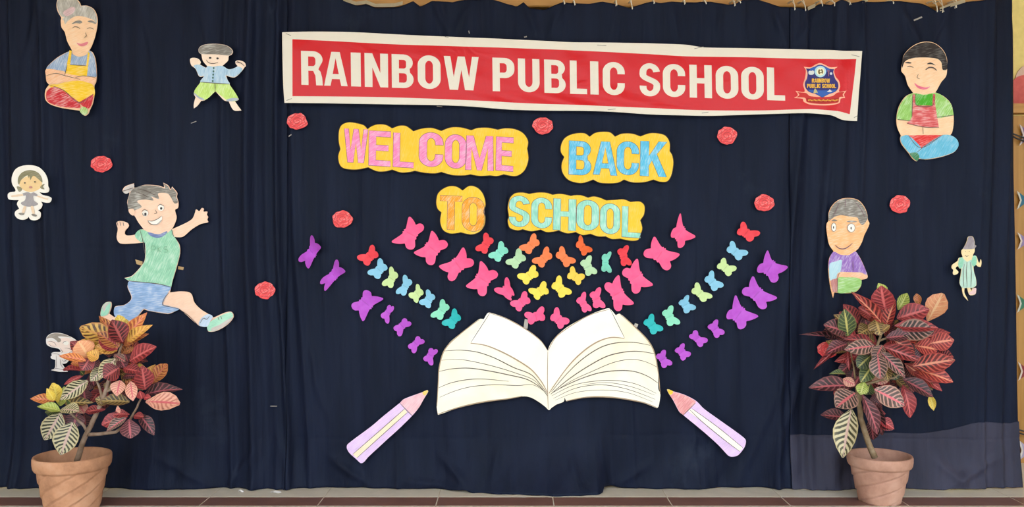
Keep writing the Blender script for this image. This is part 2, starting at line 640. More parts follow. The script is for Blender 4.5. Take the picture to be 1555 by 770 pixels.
# ------------------------------------------------------------------ the three hung cloths
M_cloth = fabric_mat((21, 26, 44))
M_patch = fabric_mat((56, 55, 70), 'faded_fabric', rough=0.6, spec=0.15, stain=0.35)
RIGHT_EDGE = [(1538, -10), (1537, 8), (1535, 26), (1538, 50), (1539, 150), (1540, 260), (1542, 400), (1544, 500), (1546, 600), (1548, 680), (1547, 738)]
c_left = build_curtain('curtain', M_cloth, -140, 436, -0.010, 'dark navy cloth hung behind the running boy cutout')
c_mid = build_curtain('curtain', M_cloth, 432, 1199, 0.0, 'wide dark navy cloth hung behind the banner and the open book')
c_right = build_curtain('curtain', M_cloth, 1198, 1546, -0.008, 'dark navy cloth with faded hem beside the yellow wall', right_edge=RIGHT_EDGE)
patch = build_curtain('hem_patch', M_patch, 1198, 1547, -0.0115, None,
                      right_edge=[(1547, 600), (1549, 680), (1548, 738)],
                      z_top=[(1195, 659), (1240, 660), (1290, 656), (1400, 657), (1440, 652), (1470, 641), (1485, 639), (1530, 643), (1547, 640)],
                      parent=c_right, zmin_px=640)
patch['label'] = 'faded grey blue cloth band along the hem'

# pale lining turned out at the top edge
M_lin = plain((214, 200, 172), 0.8)
for par, pts in ((c_mid, [(522, 0), (540, 5), (556, 3), (570, 9), (600, 10), (612, 6)]), (c_right, [(1425, 16), (1442, 9), (1466, 1)]),
                 (c_right, [(1308, 4), (1318, -1)]), (c_right, [(1226, 14), (1240, 7)])):
    bm = bmesh.new()
    up, dn = [], []
    for px, py in pts:
        a = P(px, py - 3.2, 0)
        b = P(px, py + 2.6, 0)
        yy = float(curtain_y(a.x, a.z)) - 0.010
        up.append(bm.verts.new((a.x, yy + 0.006, a.z)))
        dn.append(bm.verts.new((b.x, yy, b.z)))
    for i in range(len(pts) - 1):
        bm.faces.new((up[i], dn[i], dn[i + 1], up[i + 1]))
    bmesh.ops.solidify(bm, geom=list(bm.faces), thickness=0.002)
    mesh_obj('lining', bm, M_lin, par)

for par, (ax, ay, bx, by), w in ((c_right, (1386, 32, 1398, 27), 2.6), (c_left, (292, 188, 300, 185), 1.2), (c_left, (412, 616, 422, 616), 1.2), (c_mid, (440, 208, 444, 205), 1.6), (c_mid, (712, 48, 713, 52), 1.6), (c_mid, (796, 57, 800, 56), 2.0)):
    a, b = P(ax, ay, 0), P(bx, by, 0)
    yy = float(min(curtain_y(a.x, a.z), curtain_y(b.x, b.z))) - 0.0125
    bm = bmesh.new()
    add_box(bm, -.5, .5, -.5, .5, -.5, .5)
    ln = (b - a).length
    for v in bm.verts:
        v.co = Vector((v.co.x * ln, v.co.y * 0.004, v.co.z * w * 0.0035 * (1 - .3 * abs(v.co.x))))
    o = mesh_obj('staple', bm, plain((150, 142, 134), 0.4, 0.6), par, ((a.x + b.x) / 2, yy, (a.z + b.z) / 2))
    o.rotation_euler = (0, -math.atan2(b.z - a.z, b.x - a.x), 0)

# white ties
M_twine = plain((222, 214, 196), 0.8)
tie_px = [857, 873, 935, 960, 992, 1040, 1072, 1114, 1123, 1205, 1222, 1249, 1264, 1287, 1354, 1421, 1429, 1450]
for k, px in enumerate(tie_px):
    t = float(prof(TOP_PROFILE, px))
    zt = P(px, t + 4, 0).z
    x = P(px, 0, 0).x
    yb = float(curtain_y(x, zt)) - 0.008
    zb = 2.583
    lean = random.uniform(-0.008, 0.008)
    bm = bmesh.new()
    tube_bm(bm, [(0, yb, zt - 2.5), (lean * .5, yb - 0.004, (zt + zb) / 2 - 2.5), (lean, 0.03, max(zb, zt) + 0.012 - 2.5), (lean, 0.098, max(zb, zt) + 0.02 - 2.5)], 0.0022, 5)
    tube_bm(bm, [(lean * .5 + 0.005, yb - 0.001, zt + 0.004 - 2.5), (lean, 0.0, max(zb, zt) + 0.008 - 2.5), (lean + 0.004, 0.098, max(zb, zt) + 0.015 - 2.5)], 0.0022, 5)
    o = mesh_obj('twine_tie', bm, M_twine, None, (x, 0, 2.5))
    tag(o, 'short white twine tying the curtain top to the wooden beam', 'twine', 'white ties along the curtain top')


# ------------------------------------------------------------------ flat cut-outs
class Cut:
    """a piece of card pinned on the cloth: outline in crop coordinates -> world"""

    def __init__(self, name, label, cat, crop, outline, mat, thick=0.003, group=None, lift=0.003, wave=0.0025, smooth=True, seed=0, grid=0.03, seg=5):
        self.x0, self.y0, self.s = crop
        self.grid = grid
        self.thick = thick
        self.seed = seed
        self.wave = wave
        self.level = 0
        self.seg = seg
        pts = [(*self.w(p), p[2] if len(p) > 2 else 0) for p in outline]
        xs = [p[0] for p in pts]
        zs = [p[1] for p in pts]
        gx, gz = np.meshgrid(np.linspace(min(xs), max(xs), 24), np.linspace(min(zs), max(zs), 24))
        yy = curtain_y(gx, gz)
        self.y = float(yy.min()) - 0.0115 - self.wave - lift
        self.org = Vector(((min(xs) + max(xs)) / 2, self.y, min(zs)))
        c = catmull(pts, True, seg) if smooth else [p[:2] for p in pts]
        self.root = self.add(name, [c], mat, self.thick, None)
        self.root.location = self.org
        self.level = 1
        tag(self.root, label, cat, group)

    def w(self, p):
        v = P(self.x0 + p[0] / self.s, self.y0 + p[1] / self.s, -0.03)
        return (v.x, v.z)

    def h(self, x, z):
        return self.wave * mnoise.noise(Vector((x * 3.1 + self.seed * 3.7, z * 3.1, self.seed * 1.3)))

    def bend(self, bm):
        if self.grid:
            cut_grid(bm, self.grid)
        for v in bm.verts:
            v.co.y += self.h(v.co.x, v.co.z)

    def add(self, name, contours, mat, t, parent, back=0.0):
        bm = bmesh.new()
        loc = [[(x - self.org.x, z - self.org.z) for x, z in c] for c in contours]
        slab(bm, loc, back - t, back)
        self.bend(bm)
        return mesh_obj(name, bm, mat, parent)

    def layer(self, name, pts, mat, sharp=False, holes=(), parent=None, t=0.0004, label=None):
        q = [(*self.w(p), p[2] if len(p) > 2 else 0) for p in pts]
        c = [p[:2] for p in q] if sharp else catmull(q, True, self.seg)
        cs = [c]
        for hpts in holes:
            cs.append(catmull([self.w(p) for p in hpts], True, 4))
        b = -self.thick - 0.0005 * (self.level - 1)
        o = self.add(name, cs, mat, t, parent or self.root, b)
        self.level += 1
        if label:
            o['label'] = label
        return o

    def lines(self, name, strokes, mat, width=1.0, parent=None):
        """drawn lines, width in photo pixels"""
        bm = bmesh.new()
        b = -self.thick - 0.0005 * (self.level - 1) - 0.0004
        for st in strokes:
            w = width
            if isinstance(st, tuple):
                st, w = st
            q = catmull([self.w(p) for p in st], False, 5)
            strip(bm, [(x - self.org.x, z - self.org.z) for x, z in q], w * 0.0035, b)
        self.bend(bm)
        self.level += 1
        return tag(mesh_obj(name, bm, mat, parent or self.root), kind='stuff')


def ell(cx, cy, rx, ry, n=12, a0=0):
    return [(cx + rx * math.cos(2 * math.pi * k / n + a0), cy + ry * math.sin(2 * math.pi * k / n + a0)) for k in range(n)]


# ------------------------------------------------------------------ lettering: contours in a unit box, y up
def arc(cx, cy, rx, ry, a0, a1, n=9):
    return [(cx + rx * math.cos(math.radians(a0 + (a1 - a0) * k / n)), cy + ry * math.sin(math.radians(a0 + (a1 - a0) * k / n))) for k in range(n + 1)]


def rr(x0, y0, x1, y1, rx, ry):
    return (arc(x1 - rx, y1 - ry, rx, ry, 0, 90) + arc(x0 + rx, y1 - ry, rx, ry, 90, 180) +
            arc(x0 + rx, y0 + ry, rx, ry, 180, 270) + arc(x1 - rx, y0 + ry, rx, ry, 270, 360))


def glyph(ch, s=0.31, b=0.16):
    e = 0.5 - s / 2
    if ch == 'I':
        return [[(0, 0), (1, 0), (1, 1), (0, 1)]]
    if ch == 'L':
        return [[(0, 0), (1, 0), (1, b), (s, b), (s, 1), (0, 1)]]
    if ch == 'T':
        return [[(e, 0), (1 - e, 0), (1 - e, 1 - b), (1, 1 - b), (1, 1), (0, 1), (0, 1 - b), (e, 1 - b)]]
    if ch == 'E':
        m0, m1 = 0.5 - b / 2 + .02, 0.5 + b / 2 + .02
        return [[(0, 0), (1, 0), (1, b), (s, b), (s, m0), (.9, m0), (.9, m1), (s, m1), (s, 1 - b), (1, 1 - b), (1, 1), (0, 1)]]
    if ch == 'H':
        m0, m1 = 0.5 - b / 2 + .02, 0.5 + b / 2 + .02
        return [[(0, 0), (s, 0), (s, m0), (1 - s, m0), (1 - s, 0), (1, 0), (1, 1), (1 - s, 1), (1 - s, m1), (s, m1), (s, 1), (0, 1)]]
    if ch == 'O':
        return [rr(0, 0, 1, 1, .499, .30), rr(s, b, 1 - s, 1 - b, .499 - s, .16)]
    if ch == 'C':
        o = [(1, .64)] + arc(.501, .70, .499, .30, 0, 90) + arc(.499, .70, .499, .30, 90, 180) + arc(.499, .30, .499, .30, 180, 270) + arc(.501, .30, .499, .30, 270, 360) + [(1, .37)]
        r = .499 - s
        i = [(1 - s, .37)] + arc(.501, .16 + b, r, .16, 0, -90) + arc(.499, .16 + b, r, .16, -90, -180) + arc(.499, 1 - b - .16, r, .16, 180, 90) + arc(.501, 1 - b - .16, r, .16, 90, 0) + [(1 - s, .64)]
        return [o + i]
    if ch == 'U':
        return [[(0, 1)] + arc(.499, .30, .499, .30, 180, 270) + arc(.501, .30, .499, .30, 270, 360) + [(1, 1), (1 - s, 1)] +
                arc(.501, .16 + b, .499 - s, .16, 0, -90) + arc(.499, .16 + b, .499 - s, .16, -90, -180) + [(s, 1)]]
    if ch in 'PR':
        mid = .40 if ch == 'P' else .42
        bowl_t, bowl_b = 1.0, mid
        h = (bowl_t - bowl_b)
        o = arc(.55, bowl_b + h * .42, .45, h * .42, -90, 0, 7) + arc(.55, 1 - h * .42, .45, h * .42, 0, 90, 7)
        hole = [(s, bowl_b + b)] + arc(.52, bowl_b + b + .1, .98 - s - .52 if .98 - s > .54 else .06, .1, -90, 0, 5) + arc(.52, 1 - b - .1, .98 - s - .52 if .98 - s > .54 else .06, .1, 0, 90, 5) + [(s, 1 - b)]
        if ch == 'P':
            return [[(0, 0), (s, 0), (s, mid)] + o + [(0, 1)], hole]
        # R: bowl with a leg
        leg = [(0, 0), (s, 0), (s, mid), (.56, mid), (.66, .28), (.69, 0), (1, 0), (.97, .24), (.90, .40), (.80, .47)]
        return [leg + arc(.55, .50 + .26, .45, .24, -35, 0, 5) + arc(.55, 1 - .24, .45, .24, 0, 90, 7) + [(0, 1)],
                [(s, .56)] + arc(.54, .66, .13, .10, -90, 0, 5) + arc(.54, 1 - b - .10, .13, .10, 0, 90, 5) + [(s, 1 - b)]]
    if ch == 'B':
        o = [(0, 0)] + arc(.55, .26, .45, .26, -90, 50, 9) + arc(.55, .76, .42, .24, -50, 90, 9) + [(0, 1)]
        h1 = [(s, b)] + arc(.56, b + .10, .13, .10, -90, 0, 5) + arc(.56, .44 - .08, .13, .08, 0, 90, 5) + [(s, .44)]
        h2 = [(s, .58)] + arc(.54, .58 + .08, .12, .08, -90, 0, 5) + arc(.54, 1 - b - .08, .12, .08, 0, 90, 5) + [(s, 1 - b)]
        return [o, h1, h2]
    if ch == 'A':
        return [[(0, 0), (.27, 0), (.335, .20), (.665, .20), (.73, 0), (1, 0), (.68, 1), (.32, 1)], [(.37, .35), (.63, .35), (.50, .82)]]
    if ch == 'N':
        return [[(0, 0), (s, 0), (s, .58), (1 - s, 0), (1, 0), (1, 1), (1 - s, 1), (1 - s, .42), (s, 1), (0, 1)]]
    if ch == 'M':
        a = .21
        return [[(0, 0), (a, 0), (a, .66), (.42, 0), (.58, 0), (1 - a, .66), (1 - a, 0), (1, 0), (.97, 1), (.72, 1), (.5, .34), (.28, 1), (.03, 1)]]
    if ch == 'W':
        return [[(.16, 0), (.40, 0), (.50, .60), (.60, 0), (.84, 0), (1, 1), (.81, 1), (.72, .38), (.60, 1), (.40, 1), (.28, .38), (.19, 1), (0, 1)]]
    if ch == 'K':
        return [[(0, 0), (s, 0), (s, .30), (.44, .45), (.70, 0), (1, 0), (.62, .64), (1, 1), (.68, 1), (s, .58), (s, 1), (0, 1)]]
    if ch == 'S':
        hw, hh = s * .5, b * .5
        cl = (arc(.5, .715, .5 - hw, .285 - hh, 8, 90, 7) + arc(.5, .715, .5 - hw, .285 - hh, 90, 180, 7)[1:] + [(.08 + hw * .55, .62)] +
              [(.30, .555), (.5, .50), (.70, .445)] + [(.92 - hw * .55, .37)] + arc(.5, .285, .5 - hw, .285 - hh, 0, -90, 7) + arc(.5, .285, .5 - hw, .285 - hh, -90, -188, 7)[1:])
        cl = catmull(cl, False, 2)
        L, R = [], []
        n = len(cl)
        for i, p in enumerate(cl):
            a = cl[max(i - 1, 0)]
            c = cl[min(i + 1, n - 1)]
            dx, dy = c[0] - a[0], c[1] - a[1]
            # letter is taller than wide: normals measured in real proportions
            dx, dy = dx * .62, dy
            l = math.hypot(dx, dy) or 1
            nx, ny = -dy / l, dx / l
            tt = b * .5
            L.append((p[0] + nx * hw, p[1] + ny * tt))
            R.append((p[0] - nx * hw, p[1] - ny * tt))
        return [L + R[::-1]]
    raise KeyError(ch)


# ------------------------------------------------------------------ the banner
class Banner(Cut):
    def h(self, x, z):
        n = mnoise.noise
        w = 0.006 * n(Vector((x * 1.7, z * 2.2, 3.3))) + 0.0035 * n(Vector((x * 5 + z * 6, z * 3, 8.1)))
        # tight wrinkles in the lower middle and at the right end
        u = (x + 0.05) / 0.55
        w += 0.0035 * math.exp(-u * u) * max(0, 1 - z / 0.25) * math.sin(z * 55 + x * 16)
        u = (x - 1.42) / 0.16
        w += 0.0038 * math.exp(-u * u) * math.sin((x * 1.0 - z * 0.35) * 40)
        return w


def vinyl(col, rough=0.28):
    m, nt, bs = new_mat('vinyl')
    bs.inputs['Base Color'].default_value = (*lin(col), 1)
    bs.inputs['Roughness'].default_value = rough
    bs.inputs['Specular IOR Level'].default_value = 0.22
    tc = nd(nt, 'ShaderNodeTexCoord')
    nz = nd(nt, 'ShaderNodeTexNoise')
    nz.inputs['Scale'].default_value = 7
    nz.inputs['Detail'].default_value = 3
    nz.inputs['Distortion'].default_value = 1.2
    nt.links.new(tc.outputs['Object'], nz.inputs['Vector'])
    bp = nd(nt, 'ShaderNodeBump')
    bp.inputs['Strength'].default_value = 0.35
    bp.inputs['Distance'].default_value = 0.008
    nt.links.new(nz.outputs[0], bp.inputs['Height'])
    nt.links.new(bp.outputs[0], bs.inputs['Normal'])
    return m


ID = (0, 0, 1)
M_vwhite = vinyl((226, 218, 204), 0.35)
M_vred = vinyl((202, 22, 30), 0.26)
banner = Banner('banner', 'long red vinyl banner with white border and white capital letters', 'banner', ID,
                [(430.5, 51, 1), (470, 50), (540, 51), (612, 54.5), (672, 57), (760, 61), (860, 65.5), (890, 66), (940, 66.5), (990, 67.5), (1040, 69.5),
                 (1068, 73.5), (1140, 75), (1230, 77), (1306, 79.5, 1), (1304, 110), (1301, 150), (1298.5, 185, 1), (1276, 183), (1258, 176),
                 (1220, 173), (1160, 174.5), (1080, 177), (1040, 176.5), (990, 175), (930, 171), (880, 169.5), (780, 168), (700, 162), (600, 160), (520, 158.5), (434, 157.5, 1),
                 (432, 130), (431, 90)], M_vwhite, thick=0.0012, wave=0.006, grid=0.018, lift=0.006)
banner.layer('red_panel', [(446, 61.5, 1), (490, 63.5), (545, 66.5), (610, 69.5), (680, 71.5), (780, 75), (880, 78.5), (980, 83.5), (1040, 87), (1130, 88.5), (1230, 91), (1297, 91.5, 1),
                           (1293, 130), (1288, 174.5, 1), (1268, 170), (1230, 167), (1150, 169), (1060, 168.5), (980, 165), (900, 161.5), (800, 158), (700, 153), (600, 149.5), (520, 148), (446, 147.5, 1)], M_vred, t=0.0003)
M_vletter = vinyl((226, 218, 204), 0.35)
B_LET = [('R', 459.6, 492), ('A', 494, 529.5), ('I', 534.8, 549.6), ('N', 555.5, 590.7), ('B', 596.3, 629.2), ('O', 635.4, 670), ('W', 675, 727.7),
         ('P', 748.4, 781.5), ('U', 786.9, 819.4), ('B', 826.5, 858.8), ('L', 865.3, 891), ('I', 896, 908.5), ('C', 915, 948.2),
         ('S', 970.6, 1001.4), ('C', 1005.6, 1039.3), ('H', 1045.8, 1079.5), ('O', 1085.4, 1119.5), ('O', 1124, 1158), ('L', 1163, 1190)]


def place_glyph(cut, ch, quad, mat, name='letter', s=0.31, b=0.16, t=0.0003, parent=None):
    """quad = photo-pixel corners: bottom-left, bottom-right, top-right, top-left"""
    (ax, ay), (bx, by), (cx, cy), (dx, dy) = quad

    def mp(p):
        u, v = p
        x = ax * (1 - u) * (1 - v) + bx * u * (1 - v) + cx * u * v + dx * (1 - u) * v
        y = ay * (1 - u) * (1 - v) + by * u * (1 - v) + cy * u * v + dy * (1 - u) * v
        return P(x, y, -0.03)
    cs = []
    for c in glyph(ch, s, b):
        cs.append([(v.x, v.z) for v in (mp(p) for p in c)])
    bk = -cut.thick - 0.0005 * (cut.level - 1)
    return cut.add(name, cs, mat, t, parent or cut.root, bk), cs, bk


def b_top(x):
    return 79.0 + (x - 459.6) * (104.3 - 79.0) / (1176 - 459.6)


def b_bot(x):
    return 130.3 + (x - 459.6) * (154.2 - 130.3) / (1190 - 459.6)


for ch, x0, x1 in B_LET:
    sh = -0.6
    s = 0.33 if ch not in 'L' else 0.40
    place_glyph(banner, ch, [(x0, b_bot(x0)), (x1, b_bot(x1)), (x1 + sh, b_top(x1)), (x0 + sh, b_top(x0))], M_vletter, s=s)
banner.level += 1

# crest printed at the end of the banner (crop 1180,80 at scale 7)
CR = (1180, 80, 7.0)


def crest(p):
    return (CR[0] + p[0] / CR[2], CR[1] + p[1] / CR[2])


def cl(pts):
    return [(*crest(p), p[2] if len(p) > 2 else 0) for p in pts]


C_peach = vinyl((244, 178, 150), 0.35)
C_navy = vinyl((44, 40, 112), 0.35)
C_blue = vinyl((46, 92, 176), 0.35)
C_gold = vinyl((240, 184, 66), 0.35)
C_pale = vinyl((176, 214, 226), 0.35)
C_rib = vinyl((196, 44, 40), 0.35)
C_dred = vinyl((168, 32, 28), 0.35)
banner.layer('crest', cl([(165, 490, 1), (205, 460), (180, 415, 1), (275, 425), (262, 350), (280, 280), (290, 200), (268, 160, 1), (340, 165), (395, 135), (440, 122), (485, 138), (545, 165),
                          (628, 160, 1), (590, 195), (605, 260), (640, 310), (650, 370), (640, 425), (715, 415, 1), (690, 455), (700, 492, 1), (655, 500), (640, 545),
                          (560, 565), (440, 568), (330, 560), (265, 530), (255, 500)]), C_peach)
banner.layer('ribbon', cl([(185, 485, 1), (220, 458), (200, 430, 1), (290, 438), (330, 470), (450, 480), (570, 470), (620, 435), (695, 428, 1), (675, 455), (685, 482, 1), (640, 485), (625, 540), (450, 555), (300, 535), (280, 490)]), C_rib)
banner.layer('scroll', cl([(295, 492, 1), (450, 503), (632, 492, 1), (628, 532, 1), (450, 545), (300, 532, 1)]), C_dred)
banner.layer('shield', cl([(290, 178, 1), (350, 180), (400, 150), (440, 140), (480, 152), (535, 182), (588, 185, 1), (580, 220), (600, 285), (628, 330), (630, 380), (600, 425),
                           (530, 452), (462, 488, 1), (395, 452), (320, 425), (285, 380), (280, 330), (300, 285), (308, 225)]), C_navy)
banner.layer('shield_base', cl([(310, 405, 1), (450, 412), (615, 400, 1), (590, 428), (528, 450), (462, 484, 1), (398, 450), (330, 425)]), C_blue)
banner.layer('shield_top', cl([(330, 182), (400, 155), (440, 146), (480, 157), (540, 186), (520, 210), (440, 250), (360, 212)]), C_blue)
banner.layer('medallion', cl(ell(440, 213, 60, 60, 16)), C_pale)
banner.layer('medallion_core', cl(ell(440, 213, 42, 42, 14)), vinyl((236, 232, 200), 0.35))
banner.layer('medallion_mark', cl([(415, 210), (425, 190), (440, 196), (455, 188), (468, 212), (462, 236), (445, 228), (430, 240), (418, 232)]), vinyl((120, 104, 60), 0.35), holes=[cl(ell(442, 212, 10, 9, 8))])
banner.layer('book_mark', cl([(314, 214), (330, 202), (343, 208), (358, 200), (374, 212), (368, 240), (343, 248), (318, 240)]), vinyl((210, 214, 214), 0.35))
banner.layer('flask_mark', cl([(506, 200), (540, 202), (534, 216), (530, 262), (522, 262), (518, 218)]), vinyl((140, 90, 110), 0.35))
banner.layer('globe_mark', cl(ell(553, 234, 14, 14, 10)), vinyl((196, 204, 216), 0.35))
banner.layer('compass_mark', cl([(365, 440), (382, 392), (412, 440), (398, 436), (384, 442)]), vinyl((190, 180, 130), 0.35))
banner.layer('dove_mark', cl([(510, 425), (530, 412), (540, 400), (552, 414), (566, 420), (545, 430)]), vinyl((210, 210, 214), 0.35))


def small_text(word, x0, x1, y0, y1, gap=3):
    wts = [0.55 if c == 'I' else (1.35 if c in 'WM' else (0.5 if c == ' ' else 1.0)) for c in word]
    u = (x1 - x0 - gap * (len(word) - 1)) / sum(wts)
    x = x0
    for c, w in zip(word, wts):
        if c != ' ':
            q = [crest((x, y1)), crest((x + w * u, y1)), crest((x + w * u, y0)), crest((x, y0))]
            place_glyph(banner, c, q, C_gold, s=0.36, b=0.18)
        x += w * u + gap


small_text('RAINBOW', 348, 540, 288, 332)
small_text('PUBLIC SCHOOL', 298, 606, 344, 388)
# the motto on the scroll is too small to read: a row of tiny gold marks
bm = bmesh.new()
for k in range(22):
    x = 308 + k * 14.6
    a = crest((x, 524 - 4 * math.sin(k * 1.9)))
    p0, p1 = P(*a, -0.03), P(a[0] + 1.35, a[1] - 1.9, -0.03)
    slab(bm, [[(p0.x - banner.org.x, p0.z - banner.org.z), (p1.x - banner.org.x, p0.z - banner.org.z), (p1.x - banner.org.x, p1.z - banner.org.z), (p0.x - banner.org.x, p1.z - banner.org.z)]],
         -banner.thick - 0.0005 * banner.level - 0.0003, -banner.thick - 0.0005 * banner.level)
banner.bend(bm)
mesh_obj('motto', bm, C_gold, banner.root)
# staples along the border
M_staple = plain((120, 112, 100), 0.4, 0.8)
for (x, y, dx, dy) in ((436, 53, 8, 3), (676, 57.5, 6, 1.5), (906, 70, 14, 1), (1053, 75.5, 14, -3), (1290, 85, 12, 3), (922, 168, 12, -1.5), (1064, 173, 10, -1.5), (1294, 180, 5, -3), (437, 154, 8, -3), (664, 162.5, 8, 1)):
    bm = bmesh.new()
    a, b = P(x, y, -0.03), P(x + dx, y + dy, -0.03)
    strip(bm, [(a.x - banner.org.x, a.z - banner.org.z), (b.x - banner.org.x, b.z - banner.org.z)], 0.003, -banner.thick - 0.0006, False)
    banner.bend(bm)
    mesh_obj('staple', bm, M_staple, banner.root)

# ------------------------------------------------------------------ the word signs
M_cardY = crayon((250, 197, 50), 80, 0.22)
M_edge = plain((70, 50, 20), 0.8)
M_pencil = plain((112, 92, 92), 0.7)
S6 = (500, 170, 3.85)
S7 = (760, 180, 3.85)
SIGNS = [
    ('yellow scalloped card reading WELCOME in pink capitals', S6,
     [(225, 100, 1), (200, 76), (120, 60), (75, 75), (57, 110), (55, 170), (65, 218, 1), (52, 260), (62, 310), (90, 332), (160, 338), (228, 325, 1), (280, 348), (330, 348),
      (368, 338, 1), (420, 355), (470, 352), (500, 345, 1), (560, 357), (620, 360), (655, 352, 1), (720, 370), (790, 372), (825, 366, 1), (880, 375), (940, 372, 1), (980, 376), (1020, 366, 1),
      (1090, 376), (1140, 345), (1165, 280), (1158, 215, 1), (1163, 170), (1135, 125), (1085, 100), (1030, 95), (985, 103, 1), (930, 92), (870, 93), (830, 106, 1), (770, 90), (710, 90), (655, 110, 1),
      (600, 93), (540, 97), (492, 112, 1), (450, 82), (410, 80), (368, 95, 1), (330, 75), (280, 73), (245, 85)],
     [('W', 85, 225, 100, 298, (104, 110)), ('E', 230, 358, 112, 318, 0), ('L', 372, 493, 124, 326, 0), ('C', 523, 665, 120, 322, 0), ('O', 675, 800, 132, 332, 0), ('M', 795, 960, 140, 343, 0), ('E', 973, 1075, 147, 347, 0)],
     (248, 140, 192), 1),
    ('yellow scalloped card reading TO in orange capitals', S6,
     [(780, 458, 1), (740, 435), (690, 437), (640, 470), (625, 520), (632, 565), (655, 588, 1), (648, 640), (665, 690), (710, 712), (770, 705, 1), (830, 717), (880, 700), (908, 660), (912, 610),
      (902, 585), (915, 540), (900, 480), (865, 442), (820, 432)],
     [('T', 645, 775, 490, 690, 0), ('O', 775, 905, 498, 700, 0)], (246, 160, 40), 2),
    ('yellow scalloped card reading BACK in blue capitals', S7,
     [(522, 105, 1), (490, 85), (430, 88), (380, 110), (355, 150), (352, 195), (372, 225, 1), (357, 265), (360, 310), (385, 350), (420, 370), (480, 378), (542, 358, 1), (580, 376), (640, 380), (690, 375),
      (722, 358, 1), (770, 374), (840, 373), (895, 358, 1), (930, 370), (975, 368), (1000, 330), (1012, 260), (1005, 215), (990, 190, 1), (990, 140), (965, 100), (920, 86), (870, 86), (818, 104, 1), (770, 88), (710, 88),
      (670, 105, 1), (640, 80), (590, 77), (550, 85)],
     [('B', 398, 530, 132, 332, 0), ('A', 540, 682, 135, 332, 0), ('C', 678, 808, 134, 332, 0), ('K', 815, 972, 134, 340, 0)], (92, 190, 228), 3),
    ('yellow scalloped card reading SCHOOL in mint capitals', S7,
     [(168, 440, 1), (130, 432), (85, 437), (55, 465), (42, 520), (48, 570), (42, 600), (55, 640), (100, 655), (130, 648, 1), (180, 660), (235, 650, 1), (270, 665), (310, 662), (340, 655, 1), (390, 672), (440, 665, 1),
      (480, 682), (525, 675, 1), (570, 690), (615, 690, 1), (650, 705), (700, 703, 1), (760, 715), (805, 710), (820, 675), (830, 640), (818, 595, 1), (840, 560), (842, 510), (815, 485), (760, 487, 1), (720, 472), (670, 475), (618, 478, 1),
      (580, 462), (545, 455), (512, 462, 1), (470, 448), (430, 448), (412, 452, 1), (370, 442), (340, 440), (305, 445, 1), (270, 434), (220, 432)],
     [('S', 48, 170, 452, 635, 0), ('C', 178, 300, 463, 643, 0), ('H', 307, 440, 470, 655, 6), ('O', 443, 575, 477, 655, 0), ('O', 580, 698, 497, 677, 0), ('L', 708, 818, 515, 697, 8)], (150, 216, 198), 4),
]
for label, crop, outl, letters, col, seed in SIGNS:
    sg = Cut('word_sign', label, 'sign', crop, outl, M_cardY, thick=0.004, seed=seed, group='word signs', wave=0.003)
    ml = crayon(col, 15 + 20 * seed, 0.75)
    lines = []
    for ch, x0, x1, y0, y1, _ in letters:
        f = lambda x, y: (crop[0] + x / crop[2], crop[1] + y / crop[2])
        sk = 5
        tilt = 8 if ch not in 'LE' else 5
        quad = [f(x0, y1 - sk), f(x1, y1 + sk * .6), f(x1 + 3, y0 + sk * .6), f(x0 + 3, y0 - sk * .6)]
        s_ = {'W': .3, 'M': .3}.get(ch, 0.33)
        o, cs, bk = place_glyph(sg, ch, quad, ml, s=s_, b=0.165, t=0.0003)
        lines.append((cs, o))
    sg.level += 1
    for cs, o in lines:
        bm = bmesh.new()
        for c in cs:
            c2 = [(x - sg.org.x, z - sg.org.z) for x, z in clean(c)]
            c2 = c2 + [c2[0], c2[1]]
            strip(bm, c2, 0.0022, -sg.thick - 0.0009, False)
        sg.bend(bm)
        mesh_obj('pencil_outline', bm, M_pencil, o)
    # darker rubbed rim drawn round the card
    rim = catmull([(*sg.w(p), p[2] if len(p) > 2 else 0) for p in outl], True, 5)
    bm = bmesh.new()
    c2 = [(x - sg.org.x, z - sg.org.z) for x, z in clean(rim)]
    strip(bm, c2 + c2[:2], 0.0032, -sg.thick - 0.0003, False)
    sg.bend(bm)
    mesh_obj('edge_line', bm, M_edge, sg.root)

# ------------------------------------------------------------------ drawn figures
SKIN = (250, 205, 165)
M_skin = crayon(SKIN, 20, 0.45)
M_skin2 = crayon((246, 190, 150), 30, 0.55)
M_pale = crayon((250, 224, 204), 25, 0.3)
M_grey = crayon((134, 128, 121), 12, 0.9)
M_lgrey = crayon((176, 170, 162), 75, 1.0)
M_black = crayon((44, 36, 36), 10, 0.22)
M_white = card((246, 240, 232), 0.6, 0.05)
M_line = plain((96, 80, 76), 0.7)
M_dark = plain((48, 42, 44), 0.7)
M_mouth = crayon((226, 130, 140), 10, 0.4)

# grandmother with a bun, cross-legged
g = Cut('grandmother_cutout', 'drawn grey-haired woman with bun, yellow apron and red trousers, sitting cross-legged', 'paper cutout', (50, 0, 4.05),
        [(150, 20), (162, -8), (200, -22), (258, -18), (290, 15), (300, 38, 1), (340, 38), (380, 60), (400, 110), (400, 160), (385, 230), (365, 285), (350, 312, 1), (372, 325),
         (390, 370), (397, 450), (393, 505), (382, 530), (380, 600), (370, 645), (355, 675), (345, 700), (325, 713), (305, 700), (295, 682, 1), (180, 665), (115, 645), (85, 620), (78, 585), (85, 550),
         (105, 523, 1), (88, 500), (87, 430), (100, 405), (150, 360), (200, 330), (245, 312, 1), (215, 255), (200, 200), (180, 170), (175, 130), (178, 112), (160, 80), (150, 50)], M_skin, seed=11)
g.layer('bun', [(152, 22), (164, -5), (200, -19), (256, -15), (287, 18), (297, 42), (275, 75), (240, 95), (195, 110), (170, 92), (155, 55)], M_lgrey)
